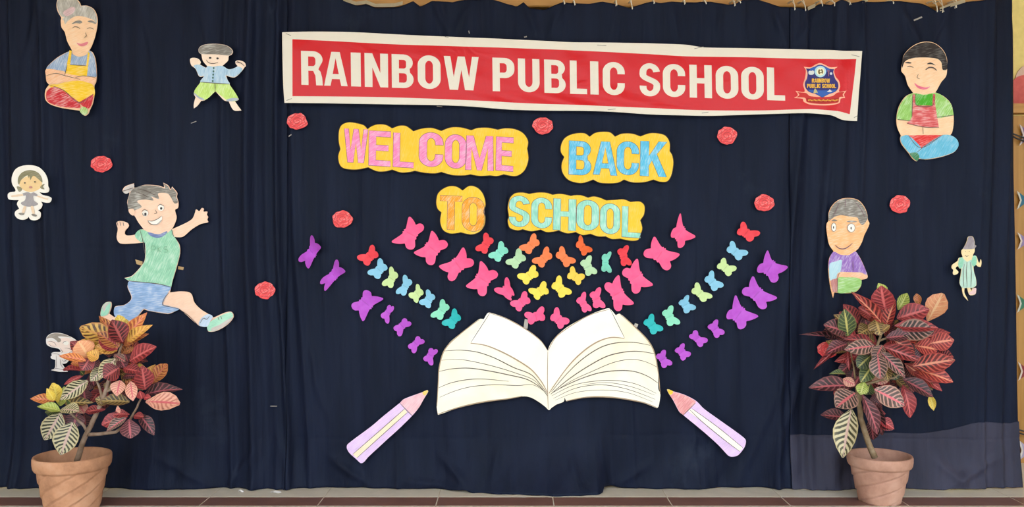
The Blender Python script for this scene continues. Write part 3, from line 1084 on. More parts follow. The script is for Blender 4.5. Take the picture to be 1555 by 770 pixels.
g.layer('hair_tie', [(190, 80), (215, 60), (245, 45), (265, 55), (250, 85), (210, 102)], crayon((214, 180, 184), 30, 0.6))
g.layer('hair', [(300, 42), (340, 41), (378, 62), (397, 110), (396, 145), (380, 128), (330, 108), (280, 100), (245, 112), (215, 135), (202, 150), (195, 128), (185, 118), (240, 95), (275, 75)], M_lgrey)
g.layer('eyebrow', [(245, 150), (262, 135), (290, 128), (308, 138), (295, 147), (270, 145)], M_grey)
g.layer('eyebrow', [(342, 135), (362, 128), (388, 138), (392, 150), (368, 143)], M_grey)
g.layer('mouth', [(275, 265), (300, 272), (330, 262), (345, 262), (335, 280), (310, 288), (288, 282)], M_mouth)
g.layer('blouse', [(245, 314), (212, 328), (155, 362), (103, 407), (92, 428), (150, 432), (202, 442), (210, 455), (240, 420), (335, 405), (340, 470), (394, 476), (396, 450), (388, 372), (370, 328), (352, 316), (335, 340), (290, 352), (250, 335)], crayon((150, 172, 204), 70, 0.9))
M_apr = crayon((246, 200, 40), 8, 0.5)
g.layer('apron', [(232, 312, 1), (246, 316, 1), (236, 402, 1), (334, 408, 1), (345, 322, 1), (356, 330, 1), (338, 478, 1), (270, 468), (205, 468, 1), (216, 400)], M_apr)
g.layer('trousers', [(108, 525), (160, 520), (250, 500), (330, 505), (380, 532), (379, 600), (290, 628), (180, 560), (120, 540)], M_apr)
g.layer('arm', [(90, 430), (150, 432), (210, 455), (300, 470), (392, 478), (390, 508), (378, 520), (300, 500), (220, 505), (130, 520), (95, 505), (88, 470)], M_skin2)
g.layer('leg', [(92, 570), (120, 542), (160, 540), (220, 580), (290, 632), (300, 668, 1), (190, 660), (120, 640), (92, 615)], crayon((208, 48, 60), 20, 0.9))
g.layer('leg', [(290, 632, 1), (380, 580, 1), (372, 630), (352, 668), (320, 660)], crayon((208, 48, 60), 60, 0.9))
g.layer('foot', [(295, 680), (315, 660), (338, 668), (344, 695), (325, 711), (306, 700)], crayon((170, 200, 120), 60, 0.8))
g.lines('drawn_lines', [[(250, 178), (265, 168), (285, 172), (298, 182)], [(340, 182), (358, 175), (382, 184)], [(330, 205), (336, 225), (322, 235)], [(90, 470), (150, 455), (210, 470), (300, 492)],
                        [(220, 405), (205, 465)], [(236, 402), (334, 408)], [(110, 525), (200, 560), (292, 634), (378, 582)], [(270, 480), (320, 470), (390, 480)]], M_line, 0.9)

# boy with a flat cap
g = Cut('capped_boy_cutout', 'drawn boy with grey flat cap, blue shirt and green shorts, arms raised', 'paper cutout', (270, 50, 5.5),
        [(190, 150), (205, 125), (250, 107), (330, 102), (410, 112), (455, 135), (475, 165), (465, 190), (440, 205), (435, 240), (405, 270), (388, 285, 1), (440, 315), (490, 302), (515, 287, 1), (497, 265), (500, 245),
         (530, 240), (570, 255), (582, 285), (570, 297), (555, 320), (490, 380), (418, 365, 1), (430, 400), (445, 435), (480, 500), (522, 560), (512, 572), (490, 578, 1), (520, 620), (545, 655, 1), (480, 652),
         (440, 580, 1), (400, 570), (330, 495, 1), (240, 570), (210, 575, 1), (180, 615), (150, 637, 1), (150, 600), (165, 545, 1), (150, 510), (205, 420), (235, 370, 1), (195, 372), (165, 310), (130, 280), (120, 230),
         (150, 218), (190, 228), (208, 255), (200, 272, 1), (250, 300), (265, 290, 1), (230, 250), (217, 210), (215, 190, 1), (195, 175)], M_pale, seed=12)
g.layer('shirt', [(265, 288), (310, 292), (385, 285), (440, 314), (490, 303), (520, 290), (555, 318), (490, 376), (416, 364), (430, 400), (446, 438), (320, 430), (206, 420), (236, 370), (196, 368), (168, 310), (150, 285), (195, 275), (250, 302)],
        crayon((172, 204, 230), 80, 0.9))
g.layer('shorts', [(206, 422, 1), (320, 430), (446, 438, 1), (520, 560), (440, 576), (330, 495, 1), (240, 568), (153, 510)], crayon((196, 228, 122), 70, 0.8))
M_cuff = crayon((176, 186, 200), 20, 0.5)
g.layer('cuff', [(420, 568), (470, 552), (518, 556), (516, 571), (440, 580)], M_cuff)
g.layer('cuff', [(152, 508), (195, 540), (236, 560), (235, 572), (200, 560), (158, 525)], M_cuff)
g.layer('cap', [(193, 150), (207, 128), (250, 110), (330, 105), (410, 115), (453, 138), (472, 165), (462, 188), (440, 200), (330, 190), (217, 188), (197, 172)], M_grey)
g.layer('eye', ell(288, 220, 11, 8), M_dark)
g.layer('eye', ell(350, 225, 10, 8), M_dark)
for k in range(5):
    g.layer('button', ell(318 - 2 * k, 305 + 27 * k, 7, 8, 8), plain((60, 110, 100), 0.5))
g.lines('drawn_lines', [[(258, 238), (280, 262), (320, 268), (355, 258)], [(206, 421), (320, 430), (446, 438)], [(330, 430), (331, 495)], [(500, 262), (540, 262), (575, 290)], [(510, 250), (550, 265)]], M_line, 1.0)

# little printed girl on white card
g = Cut('doll_girl_cutout', 'small printed girl in grey dress on white card with wide border', 'paper cutout', (0, 230, 6.418),
        [(135, 240), (170, 175), (240, 142), (330, 138), (400, 160), (455, 215), (482, 280), (485, 340), (497, 370), (485, 398), (450, 405), (400, 400, 1), (430, 425), (490, 440), (518, 460), (505, 495), (470, 502),
         (415, 490, 1), (430, 520), (415, 555), (385, 575, 1), (412, 600), (405, 650), (360, 672), (315, 665), (295, 635, 1), (280, 655), (240, 668), (190, 655), (162, 620), (168, 585), (205, 560, 1), (182, 515), (200, 475, 1), (140, 475), (100, 465),
         (92, 425), (110, 402), (165, 392), (165, 370), (140, 330), (130, 290)], M_white, seed=13)
g.layer('face', [(205, 330), (215, 290), (290, 240), (370, 245), (425, 300), (420, 345), (390, 375), (320, 398), (250, 380)], crayon((238, 204, 150), 10, 0.2))
M_hair2 = crayon((136, 130, 100), 10, 0.3)
g.layer('hair', [(192, 310), (195, 260), (225, 215), (280, 188), (340, 188), (395, 215), (425, 260), (430, 305), (400, 280), (345, 240), (315, 282, 1), (302, 242), (296, 262), (283, 236), (225, 280), (205, 322)], M_hair2)
g.layer('pigtail', [(205, 395), (188, 370), (182, 345), (205, 345), (232, 362), (228, 385)], M_hair2)
g.layer('pigtail', [(410, 350), (435, 325), (455, 322), (438, 345), (452, 370), (425, 368)], M_hair2)
g.layer('dress', [(240, 412), (290, 400), (320, 410), (350, 402), (385, 425), (378, 440), (345, 435), (350, 480), (390, 512), (360, 532), (305, 540), (250, 530), (222, 505), (262, 478), (270, 432), (248, 434)], crayon((158, 152, 156), 70, 0.2))
M_limb = crayon((236, 208, 180), 10, 0.2)
g.layer('arm', [(130, 432), (240, 418), (245, 434), (135, 446)], M_limb)
g.layer('arm', [(385, 432), (470, 458), (490, 462), (480, 474), (380, 442)], M_limb)
g.layer('leg', [(252, 538), (275, 540), (258, 600), (236, 600)], M_limb)
g.layer('leg', [(320, 540), (345, 538), (360, 610), (340, 612)], M_limb)
g.layer('shoe', [(202, 606), (225, 600), (258, 604), (255, 618), (225, 622)], M_grey)
g.layer('shoe', [(328, 616), (350, 610), (380, 622), (375, 636), (345, 632)], M_grey)
g.layer('mouth', ell(322, 352, 17, 11), crayon((190, 130, 120), 0, 0.2))
g.layer('eye', ell(266, 310, 8, 7, 8), M_dark)
g.layer('eye', ell(364, 300, 8, 7, 8), M_dark)

# the running boy
M_shirt = crayon((150, 208, 176), 65, 0.8)
M_short = crayon((142, 174, 218), 6, 0.9)
M_face = crayon((246, 206, 180), 20, 0.35)
g = Cut('running_boy_cutout', 'large drawn boy running in green shirt and blue shorts', 'paper cutout', (140, 260, 2.961),
        [(170, 95), (140, 92), (150, 70), (190, 55, 1), (192, 75), (240, 62), (300, 65), (325, 72), (322, 52, 1), (345, 65), (355, 82), (362, 70, 1), (385, 98), (383, 115), (390, 140), (388, 165), (375, 175), (382, 210), (370, 245), (360, 262, 1),
         (420, 235), (452, 215), (465, 188), (470, 172), (484, 180), (495, 166), (505, 170), (503, 182), (520, 182), (518, 196), (524, 206), (520, 218), (524, 230), (490, 238), (450, 262), (410, 295), (372, 296, 1), (395, 330), (398, 370), (380, 440),
         (362, 500), (352, 545, 1), (400, 540), (445, 548), (462, 590), (490, 620), (530, 645), (548, 658, 1), (600, 635), (628, 632), (638, 655), (610, 690), (560, 718), (525, 720), (520, 700), (485, 695), (420, 640), (395, 618, 1), (365, 635), (340, 641),
         (260, 628), (235, 620, 1), (200, 660), (160, 690), (120, 680), (70, 670), (42, 650), (48, 610), (65, 590), (88, 588), (90, 612), (80, 640, 1), (108, 655), (105, 610), (150, 600), (180, 570), (162, 520), (170, 495, 1), (148, 480, 1), (185, 468), (235, 410),
         (242, 370), (240, 320, 1), (190, 325), (130, 325), (113, 300), (118, 260), (112, 232), (130, 224), (160, 232), (167, 248), (150, 270), (155, 288), (195, 285), (225, 262), (235, 262, 1), (210, 230), (192, 200), (172, 190), (168, 170), (160, 140)], M_face, thick=0.004, seed=14)
g.layer('bow', [(142, 92), (152, 72), (188, 58), (190, 76), (170, 95), (155, 102)], crayon((206, 198, 196), 40, 0.6))
g.layer('hair', [(172, 188), (162, 145), (175, 95), (195, 76), (240, 64), (300, 68), (330, 78), (324, 56, 1), (344, 68), (354, 86), (362, 74, 1), (383, 100), (380, 115), (388, 140), (372, 145), (358, 120), (340, 100), (300, 100), (302, 125), (270, 115), (278, 132), (240, 128), (205, 135), (225, 160), (198, 175)], M_grey)
g.layer('shirt', [(220, 262), (258, 275), (300, 292), (345, 275), (362, 262), (368, 285), (393, 330), (397, 370), (379, 440), (362, 500), (356, 520), (300, 505), (172, 492), (150, 482, 1), (187, 470), (237, 410), (244, 370), (240, 322), (220, 318), (195, 290)], M_shirt)
g.layer('collar', [(255, 274), (300, 284), (340, 270), (330, 288), (300, 300), (268, 292)], crayon((112, 130, 180), 10, 0.6))
g.layer('shorts', [(172, 494), (300, 507), (356, 520), (345, 545), (322, 595), (345, 605), (395, 618), (365, 633), (340, 638), (260, 626), (235, 618), (205, 652), (160, 672), (108, 652), (107, 612), (150, 602), (183, 570), (165, 520)], M_short)
g.layer('shoe', [(520, 702), (530, 680), (560, 660), (600, 640), (628, 634), (636, 655), (608, 688), (560, 716), (528, 718)], crayon((168, 222, 196), 20, 0.5))
g.layer('sole', [(540, 705), (575, 690), (610, 668), (636, 656), (608, 690), (560, 717), (540, 718)], crayon((206, 196, 190), 30, 0.3))
g.layer('sock', [(483, 682), (500, 655), (525, 642), (545, 652), (535, 672), (520, 698), (488, 695)], crayon((196, 214, 236), 60, 0.6))
g.layer('shoe', [(44, 648), (50, 612), (65, 592), (87, 590), (86, 615), (76, 642), (60, 650)], crayon((156, 214, 190), 60, 0.5))
g.layer('sole', [(52, 612), (66, 594), (86, 591), (70, 606), (60, 630)], crayon((196, 190, 186), 60, 0.3))
for cx, cy in ((243, 190), (314, 165)):
    e = g.layer('eye', ell(cx, cy, 14, 14), M_white)
    g.layer('pupil', ell(cx + 1, cy + 3, 5, 6, 8), M_dark, parent=g.root)
g.layer('mouth', [(255, 222), (275, 225), (300, 215), (318, 202), (318, 222), (300, 240), (278, 241)], M_white)
g.layer('ear', [(170, 172), (190, 170), (197, 185), (190, 200), (174, 190)], M_face)
g.lines('drawn_lines', [[(255, 222), (275, 225), (300, 215), (318, 202)], [(255, 222), (268, 238), (295, 240), (318, 220)], [(228, 182), (240, 174), (256, 180)], [(300, 158), (312, 150), (328, 158)], [(288, 175), (296, 188), (284, 192)],
                        [(232, 190), (235, 198), (250, 200)], [(352, 545), (330, 570), (322, 600), (350, 608), (395, 618)], [(172, 493), (300, 506), (356, 520)], [(395, 618), (440, 650), (485, 695)], [(118, 228), (122, 245)], [(130, 226), (134, 246)], [(145, 230), (148, 246)],
                        [(220, 262), (235, 320), (243, 370)], [(362, 262), (372, 295)], [(210, 80), (250, 90), (290, 110)], [(200, 95), (235, 105), (260, 122)], [(490, 682), (505, 660), (520, 665), (532, 650)], [(570, 655), (575, 668)], [(582, 650), (588, 664)], [(140, 92), (190, 76)]], M_line, 0.9)
g.lines('shirt_writing', [[(275, 365), (274, 338), (288, 338), (290, 350), (276, 353)], [(302, 338), (302, 365)], [(316, 338), (303, 352), (318, 365)], [(344, 340), (332, 340), (330, 350), (344, 354), (342, 364), (328, 364)]], plain((120, 176, 140), 0.7), 0.9)

# boy in a red apron, cross-legged
g = Cut('apron_boy_cutout', 'drawn boy with black hair, red apron and blue trousers, sitting cross-legged', 'paper cutout', (1340, 50, 3.667),
        [(108, 165), (120, 120), (165, 75), (220, 52), (280, 55), (330, 90), (355, 140), (357, 190), (352, 240), (325, 275), (300, 320), (292, 332, 1), (340, 355), (378, 395), (392, 450), (393, 510), (385, 555), (375, 570, 1),
         (412, 595), (420, 630), (395, 665), (330, 690), (250, 705), (200, 703), (188, 715), (165, 700), (145, 672, 1), (105, 620), (97, 590), (102, 572, 1), (80, 520), (78, 460), (95, 400), (130, 352), (170, 335, 1), (140, 290), (125, 240), (105, 215), (105, 190)], M_skin, seed=15)
g.layer('hair', [(106, 168), (120, 122), (165, 78), (220, 55), (280, 58), (328, 92), (353, 140), (356, 203), (332, 205), (325, 165), (300, 145), (240, 138), (180, 140), (140, 150), (120, 165), (108, 195)], M_black)
g.layer('eyebrow', [(122, 168), (140, 162), (160, 168), (150, 172)], M_dark)
g.layer('eyebrow', [(244, 175), (265, 166), (292, 182), (270, 176)], M_dark)
g.layer('mouth', [(175, 280), (200, 296), (235, 304), (262, 300), (240, 316), (210, 314), (188, 302)], crayon((230, 110, 140), 10, 0.5))
g.layer('shirt', [(172, 337), (132, 354), (97, 400), (80, 455), (80, 482), (120, 486), (155, 490), (200, 400), (290, 420), (295, 472), (345, 470), (390, 460), (390, 445), (376, 396), (338, 357), (294, 335), (230, 345)], crayon((152, 204, 108), 60, 0.9))
g.layer('collar', [(176, 342), (230, 348), (278, 345), (274, 405), (185, 403)], crayon((76, 172, 40), 60, 0.5))
g.layer('apron', [(164, 342, 1), (178, 345, 1), (182, 405, 1), (274, 406, 1), (278, 340, 1), (290, 345, 1), (290, 400), (310, 528, 1), (230, 525), (132, 505, 1), (160, 470)], crayon((216, 92, 96), 6, 0.9))
g.layer('apron_skirt', [(140, 572, 1), (230, 570), (325, 570, 1), (210, 642, 1)], crayon((222, 52, 50), 20, 0.5))
M_tr = crayon((104, 186, 220), 60, 0.5)
g.layer('leg', [(100, 580), (140, 572), (210, 640), (185, 665), (148, 670), (108, 620), (98, 598)], M_tr)
g.layer('leg', [(325, 572), (375, 572), (410, 596), (418, 630), (394, 663), (330, 687), (250, 702), (205, 700), (180, 670), (240, 622)], M_tr)
g.layer('foot', [(148, 672), (185, 668), (200, 690), (188, 713), (166, 698)], crayon((64, 132, 92), 40, 0.5))
g.lines('drawn_lines', [([(132, 192), (148, 188), (168, 195)], 1.2), ([(235, 208), (255, 195), (280, 198), (297, 212)], 2.0), [(195, 232), (188, 250), (202, 258)], [(80, 484), (155, 490)], [(296, 472), (390, 460)], [(132, 505), (230, 526), (310, 528)],
                        [(140, 572), (210, 642), (325, 572)], [(165, 345), (160, 470)], [(180, 345), (185, 404), (274, 406), (280, 345)], [(220, 525), (222, 565)], [(330, 570), (240, 625), (185, 668)]], M_line, 0.9)

# bust of a man in purple
g = Cut('man_bust_cutout', 'drawn man bust with grey hair, staring eyes and purple shirt', 'paper cutout', (1230, 290, 4.529),
        [(120, 205), (122, 150), (150, 95), (200, 58), (265, 50), (325, 65), (365, 110), (385, 160), (390, 200), (400, 225), (385, 265), (365, 305), (350, 350), (325, 395), (303, 415, 1), (330, 450), (360, 510), (388, 585), (380, 602), (345, 610, 1), (342, 650),
         (310, 690), (250, 703), (160, 697, 1), (150, 735, 1), (130, 650), (118, 540), (125, 460), (155, 415, 1), (125, 370), (112, 310), (105, 250), (108, 225)], crayon((248, 186, 132), 15, 0.6), seed=16)
g.layer('hair', [(121, 205), (124, 152), (152, 97), (200, 61), (265, 53), (323, 68), (362, 112), (383, 160), (386, 195), (355, 235), (330, 215), (318, 185), (270, 178), (205, 168), (165, 178), (140, 195)], M_grey)
g.layer('shirt', [(155, 418), (200, 438), (260, 440), (303, 417), (328, 450), (358, 510), (382, 575), (340, 560), (260, 560), (200, 572), (150, 560), (120, 530), (127, 460)], crayon((150, 108, 190), 65, 0.9))
g.layer('sleeve', [(128, 500), (170, 485), (210, 478), (195, 570), (170, 600), (132, 615), (122, 560)], crayon((176, 212, 226), 60, 0.5))
g.layer('arm', [(190, 560), (260, 558), (340, 562), (384, 585), (378, 600), (345, 608), (280, 590), (180, 598)], M_skin2)
g.layer('bundle', [(180, 602), (240, 594), (310, 596), (342, 612), (340, 650), (308, 688), (250, 700), (178, 694)], crayon((156, 206, 118), 10, 0.8))
g.layer('cuff', [(134, 618), (168, 602), (178, 605), (176, 692), (160, 694), (148, 690)], crayon((196, 130, 126), 80, 0.6))
g.layer('eyebrow', [(138, 205), (160, 196), (180, 206), (160, 210)], M_grey)
g.layer('eyebrow', [(242, 212), (275, 204), (315, 212), (280, 217)], M_grey)
for cx, cy, rx, ry in ((154, 250, 15, 28), (273, 255, 24, 28)):
    g.layer('eye', ell(cx, cy, rx + 3, ry + 3), M_grey)
    g.layer('eye_white', ell(cx, cy, rx - 1, ry - 1), M_white)
    g.layer('pupil', ell(cx - 2, cy + 2, 4, 10, 8), M_dark)
g.lines('drawn_lines', [([(162, 372), (190, 395), (225, 398), (255, 382), (280, 360)], 1.4), [(283, 480), (283, 550)], [(190, 562), (178, 600), (178, 695)], [(230, 60), (232, 110)], [(190, 80), (170, 130), (150, 175)], [(300, 80), (340, 130), (365, 185)]], plain((120, 84, 100), 0.7), 0.9)

# little woman in a mint dress
g = Cut('mint_dress_cutout', 'small drawn woman in pale mint dress with grey hair bun', 'paper cutout', (1420, 340, 5.923),
        [(235, 225), (255, 190), (272, 150), (280, 120), (300, 112), (325, 118), (340, 160), (342, 190), (356, 198), (342, 215), (340, 250), (325, 285), (355, 290), (375, 340), (385, 350), (396, 318), (403, 345), (395, 385), (370, 382), (355, 370), (330, 382, 1),
         (335, 430), (352, 490), (355, 550), (330, 572), (300, 575, 1), (315, 600), (320, 580), (350, 575), (355, 595), (345, 632), (295, 637), (275, 575, 1), (250, 578, 1), (250, 620), (275, 670), (282, 690, 1), (245, 650), (232, 615), (228, 575, 1), (205, 530), (215, 460), (222, 402, 1), (205, 400), (190, 380), (170, 400),
         (195, 430), (185, 450), (155, 458), (145, 440), (150, 415), (135, 395), (140, 368), (185, 335), (200, 305), (232, 298), (222, 265), (222, 240)], crayon((240, 216, 166), 20, 0.3), seed=17, thick=0.0025, grid=0.02)
g.layer('hair', [(236, 225), (257, 190), (274, 150), (283, 120), (300, 114), (323, 120), (338, 160), (340, 190), (354, 199), (338, 222), (290, 228)], crayon((150, 140, 148), 75, 0.6))
g.layer('dress', [(232, 312), (270, 340), (310, 325), (318, 375), (333, 430), (350, 490), (353, 548), (330, 570), (280, 572), (228, 572), (207, 530), (217, 460), (228, 390)], crayon((178, 212, 198), 85, 0.5))
M_sl = crayon((140, 202, 176), 30, 0.4)
g.layer('sleeve', [(205, 308), (230, 302), (242, 330), (232, 375), (218, 402), (200, 392), (192, 360)], M_sl)
g.layer('sleeve', [(325, 290), (350, 288), (358, 330), (352, 365), (325, 382), (312, 340)], M_sl)
g.layer('shoe', [(290, 612), (318, 600), (322, 582), (350, 577), (353, 595), (343, 630), (298, 635)], crayon((226, 190, 190), 20, 0.4))
g.lines('drawn_lines', [[(252, 280), (265, 292), (285, 285)], [(252, 250), (260, 250)], [(285, 248), (294, 248)], [(270, 345), (265, 440), (272, 565)], [(300, 345), (310, 450), (305, 565)], [(245, 360), (238, 460), (242, 565)]], M_line, 0.8)

# baby drawing beside the potted plant
M_wp = card((232, 226, 224), 0.6, 0.05)
g = Cut('baby_cutout', 'small pale drawing of a big-headed baby behind the potted plant', 'paper cutout', (60, 490, 8.556),
        [(108, 200), (140, 155), (200, 130), (270, 130), (350, 148), (420, 178), (470, 205), (500, 235), (505, 290), (498, 370), (440, 385), (420, 400), (430, 440), (405, 480), (370, 520), (330, 530), (310, 520, 1), (340, 570), (387, 632, 1),
         (270, 632), (170, 612, 1), (220, 580), (225, 480, 1), (175, 462), (165, 440), (180, 420), (175, 395), (210, 378), (290, 375), (275, 340), (225, 325), (160, 310), (112, 275)], M_wp, seed=18, thick=0.0025, grid=0.02)
g.layer('hair', [(112, 205), (142, 160), (200, 136), (270, 136), (350, 152), (430, 188), (380, 182), (300, 175), (258, 180), (305, 215), (295, 240), (262, 250), (240, 228), (190, 195), (150, 195)], crayon((150, 140, 130), 10, 0.3))
g.layer('face', [(120, 250), (150, 232), (200, 235), (262, 252), (300, 238), (300, 200), (380, 192), (460, 220), (495, 260), (490, 350), (410, 370), (320, 380), (290, 330), (235, 315), (160, 300)], crayon((238, 216, 206), 10, 0.2))
g.layer('eye', ell(368, 262, 34, 26), M_white)
g.layer('eye', ell(482, 285, 16, 26), M_white)
g.lines('drawn_lines', [[(140, 240), (180, 240), (225, 265), (240, 295)], [(145, 270), (180, 300), (235, 300)], [(325, 268), (340, 245), (370, 238)], [(350, 325), (400, 330), (450, 350), (490, 345)], [(410, 385), (450, 370), (495, 375)], [(290, 330), (320, 370), (310, 390)],
                        [(180, 400), (240, 400), (300, 420)], [(240, 420), (240, 560), (235, 590)], [(290, 470), (300, 540), (340, 590)], [(320, 480), (350, 500), (400, 450)], [(180, 605), (250, 590), (370, 620)], [(345, 480), (370, 490)]], plain((128, 112, 116), 0.7), 0.7)

# ------------------------------------------------------------------ the open book
M_page = wash_paper((250, 243, 228), (249, 236, 206), 4.0)
M_page2 = wash_paper((252, 247, 237), (250, 243, 226), 4.0)
M_bline = plain((96, 84, 72), 0.7)
M_bline2 = plain((176, 150, 120), 0.7)
BK = (640, 450, 3.85)
L_TOP = [(738, 315, 1), (700, 260), (640, 210), (560, 160), (480, 120), (400, 95)]
R_TOP = [(1100, 72), (1070, 75), (1000, 100), (920, 140), (850, 180), (790, 230), (755, 275), (738, 315, 1)]
book = Cut('book_cutout', 'big painted cardboard cutout of an open cream book', 'paper cutout', BK,
           L_TOP + [(385, 100), (365, 133, 1), (340, 132), (300, 160), (230, 215), (170, 265), (140, 305), (125, 340), (105, 410), (100, 500), (95, 580), (90, 640), (98, 690, 1), (130, 680), (200, 655), (300, 630), (400, 612), (500, 600),
                    (595, 583), (640, 590), (690, 618), (725, 645), (745, 663), (760, 650), (790, 630), (830, 614), (836, 590, 1), (846, 612, 1), (900, 600), (970, 588), (1040, 585), (1120, 590), (1200, 600), (1290, 620), (1375, 652, 1), (1385, 640),
                    (1395, 570), (1383, 540), (1380, 420), (1365, 340), (1340, 280), (1290, 220), (1230, 160), (1160, 102), (1135, 110, 1)] + R_TOP[:-1], M_page, thick=0.010, wave=0.004, seed=21, lift=0.005)
book.layer('page', L_TOP + [(385, 100), (285, 268, 1), (370, 280), (450, 310), (540, 355), (640, 420), (700, 490), (737, 560, 1)], M_page2, t=0.0015)
book.layer('page', R_TOP + [(738, 560, 1), (820, 450), (890, 365), (970, 295), (1040, 255), (1110, 235), (1185, 242, 1), (1135, 120)], M_page2, t=0.0015)
book.level += 2
book.lines('page_edges', [([(135, 318), (230, 313), (330, 325), (430, 360), (540, 415), (640, 455), (700, 520), (737, 570)], 1.3), [(118, 372), (220, 367), (330, 385), (450, 415), (560, 450), (660, 490), (735, 575)],
                          ([(102, 438), (180, 422), (280, 418), (400, 435), (520, 460), (620, 485), (700, 535), (736, 580)], 1.4), ([(103, 532), (170, 505), (270, 485), (370, 482), (510, 495)], 1.0), [(108, 588), (200, 550), (300, 525), (430, 515), (560, 520), (650, 515), (720, 555)],
                          ([(1335, 285), (1240, 268), (1130, 272), (1040, 300), (940, 365), (850, 450), (760, 555)], 1.3), ([(1365, 335), (1270, 320), (1180, 325), (1080, 350), (960, 415), (850, 490), (755, 570)], 1.5), [(1382, 415), (1300, 378), (1220, 367), (1120, 385), (1000, 435), (880, 490), (770, 560)],
                          ([(1380, 505), (1320, 465), (1240, 437), (1150, 432), (1040, 445), (930, 480), (830, 525), (760, 565)], 1.4), [(1370, 565), (1250, 510), (1130, 490), (1000, 495), (880, 520), (760, 580)],
                          [(1365, 600), (1200, 540), (1050, 515), (900, 535), (770, 595)], ([(1360, 575), (1220, 525), (1080, 502), (940, 515)], 0.7), ([(1350, 615), (1200, 560), (1050, 545), (900, 560), (780, 605)], 0.7), ([(290, 268), (400, 97)], 0.9), ([(1102, 74), (1185, 240)], 0.9)], M_bline, 0.9)
book.lines('shaded_edges', [([(288, 272), (370, 284), (450, 314), (540, 360), (640, 425), (700, 495), (736, 560)], 2.0), ([(1185, 245), (1110, 239), (1040, 259), (970, 300), (890, 370), (820, 455), (745, 565)], 2.0),
                            ([(738, 320), (736, 480), (740, 655)], 1.1), ([(96, 686), (200, 652), (300, 627), (400, 609), (500, 597), (590, 581)], 1.8), ([(846, 609), (970, 586), (1120, 588), (1290, 617), (1374, 648)], 1.8), ([(92, 640), (100, 500), (106, 410), (140, 306), (230, 217), (340, 133)], 1.5),
                            ([(1393, 570), (1378, 420), (1340, 283), (1230, 163), (1160, 104)], 1.5), ([(398, 97), (480, 122), (560, 162), (640, 212), (700, 262), (737, 315)], 1.3), ([(1098, 75), (1000, 102), (920, 142), (790, 232), (740, 315)], 1.3)], M_bline2, 1.5)

# ------------------------------------------------------------------ two paper pencils
M_lav = crayon((228, 196, 238), 40, 0.5)
M_cone = crayon((236, 186, 196), 50, 0.6)
M_cone2 = crayon((228, 150, 152), 50, 0.7)
M_tip = crayon((236, 206, 110), 20, 0.4)
pc = Cut('pencil_cutout', 'lavender paper pencil with pale pink tip beside the book, pointing towards it', 'paper cutout', (500, 570, 5.135),
         [(555, 210), (430, 310), (330, 395), (150, 530), (140, 560), (160, 600), (215, 650), (250, 680), (275, 670), (310, 630), (450, 500), (560, 400), (650, 310), (700, 250), (740, 180), (773, 125), (765, 112), (730, 128), (640, 160), (580, 185)], M_lav, seed=31, group='paper pencils')
pc.layer('wood_cone', [(555, 212, 1), (580, 187), (640, 163), (730, 130), (752, 152), (738, 182), (700, 250), (648, 308, 1)], M_cone)
pc.layer('lead', [(730, 128), (765, 113), (772, 124), (750, 154), (735, 146)], M_tip)
pc.layer('stripe', [(590, 258, 1), (612, 285, 1), (450, 430), (218, 640, 1), (188, 610, 1), (400, 425)], crayon((246, 228, 196), 40, 0.4))
pc.lines('drawn_lines', [[(552, 212), (600, 262), (650, 312)], [(590, 258), (400, 425), (188, 610)], [(612, 285), (450, 430), (218, 640)]], M_line, 0.9)
pc = Cut('pencil_cutout', 'lavender paper pencil with salmon tip and yellow lead beside the faded hem', 'paper cutout', (980, 570, 5.135),
         [(165, 108), (185, 108), (215, 122), (300, 148), (390, 195), (450, 255), (560, 335), (680, 420), (760, 480), (778, 505), (770, 550), (740, 595), (710, 622), (670, 630), (640, 620), (570, 545), (460, 445), (290, 305), (260, 280), (215, 195), (180, 140)], M_lav, seed=32, group='paper pencils')
pc.layer('wood_cone', [(213, 124, 1), (300, 150), (388, 197), (384, 213, 1), (292, 306, 1), (262, 280), (217, 195), (190, 150)], M_cone2)
pc.layer('lead', [(166, 109), (186, 109), (213, 124), (190, 150)], crayon((240, 204, 62), 20, 0.4))
pc.layer('stripe', [(340, 258, 1), (362, 258, 1), (560, 400), (755, 560, 1), (730, 588, 1), (600, 490), (430, 350), (333, 278)], crayon((250, 240, 228), 40, 0.3))
pc.lines('drawn_lines', [[(386, 212), (340, 258), (292, 306)], [(340, 262), (430, 350), (600, 490), (730, 588)], [(362, 258), (560, 400), (755, 560)]], M_line, 0.9)

# ------------------------------------------------------------------ paper butterflies
SMALL = [(0, .19), (.03, .22), (.07, .18), (.14, .23), (.25, .31), (.38, .36), (.48, .33), (.52, .24), (.49, .12), (.43, .05), (.40, -.01), (.44, -.08), (.43, -.20), (.36, -.30), (.25, -.31), (.16, -.27), (.10, -.22), (.05, -.26), (0, -.22)]
BIG = [(0, .24), (.04, .28), (.08, .24), (.20, .27), (.36, .33), (.48, .37), (.53, .34), (.49, .20), (.42, .07), (.36, -.01), (.39, -.05), (.45, -.12), (.46, -.23), (.40, -.33), (.29, -.35), (.18, -.29), (.10, -.24), (.06, -.27), (0, -.23)]
BODY = [(-.014, .14), (.014, .14), (.022, 0), (.016, -.19), (-.016, -.19), (-.022, 0)]


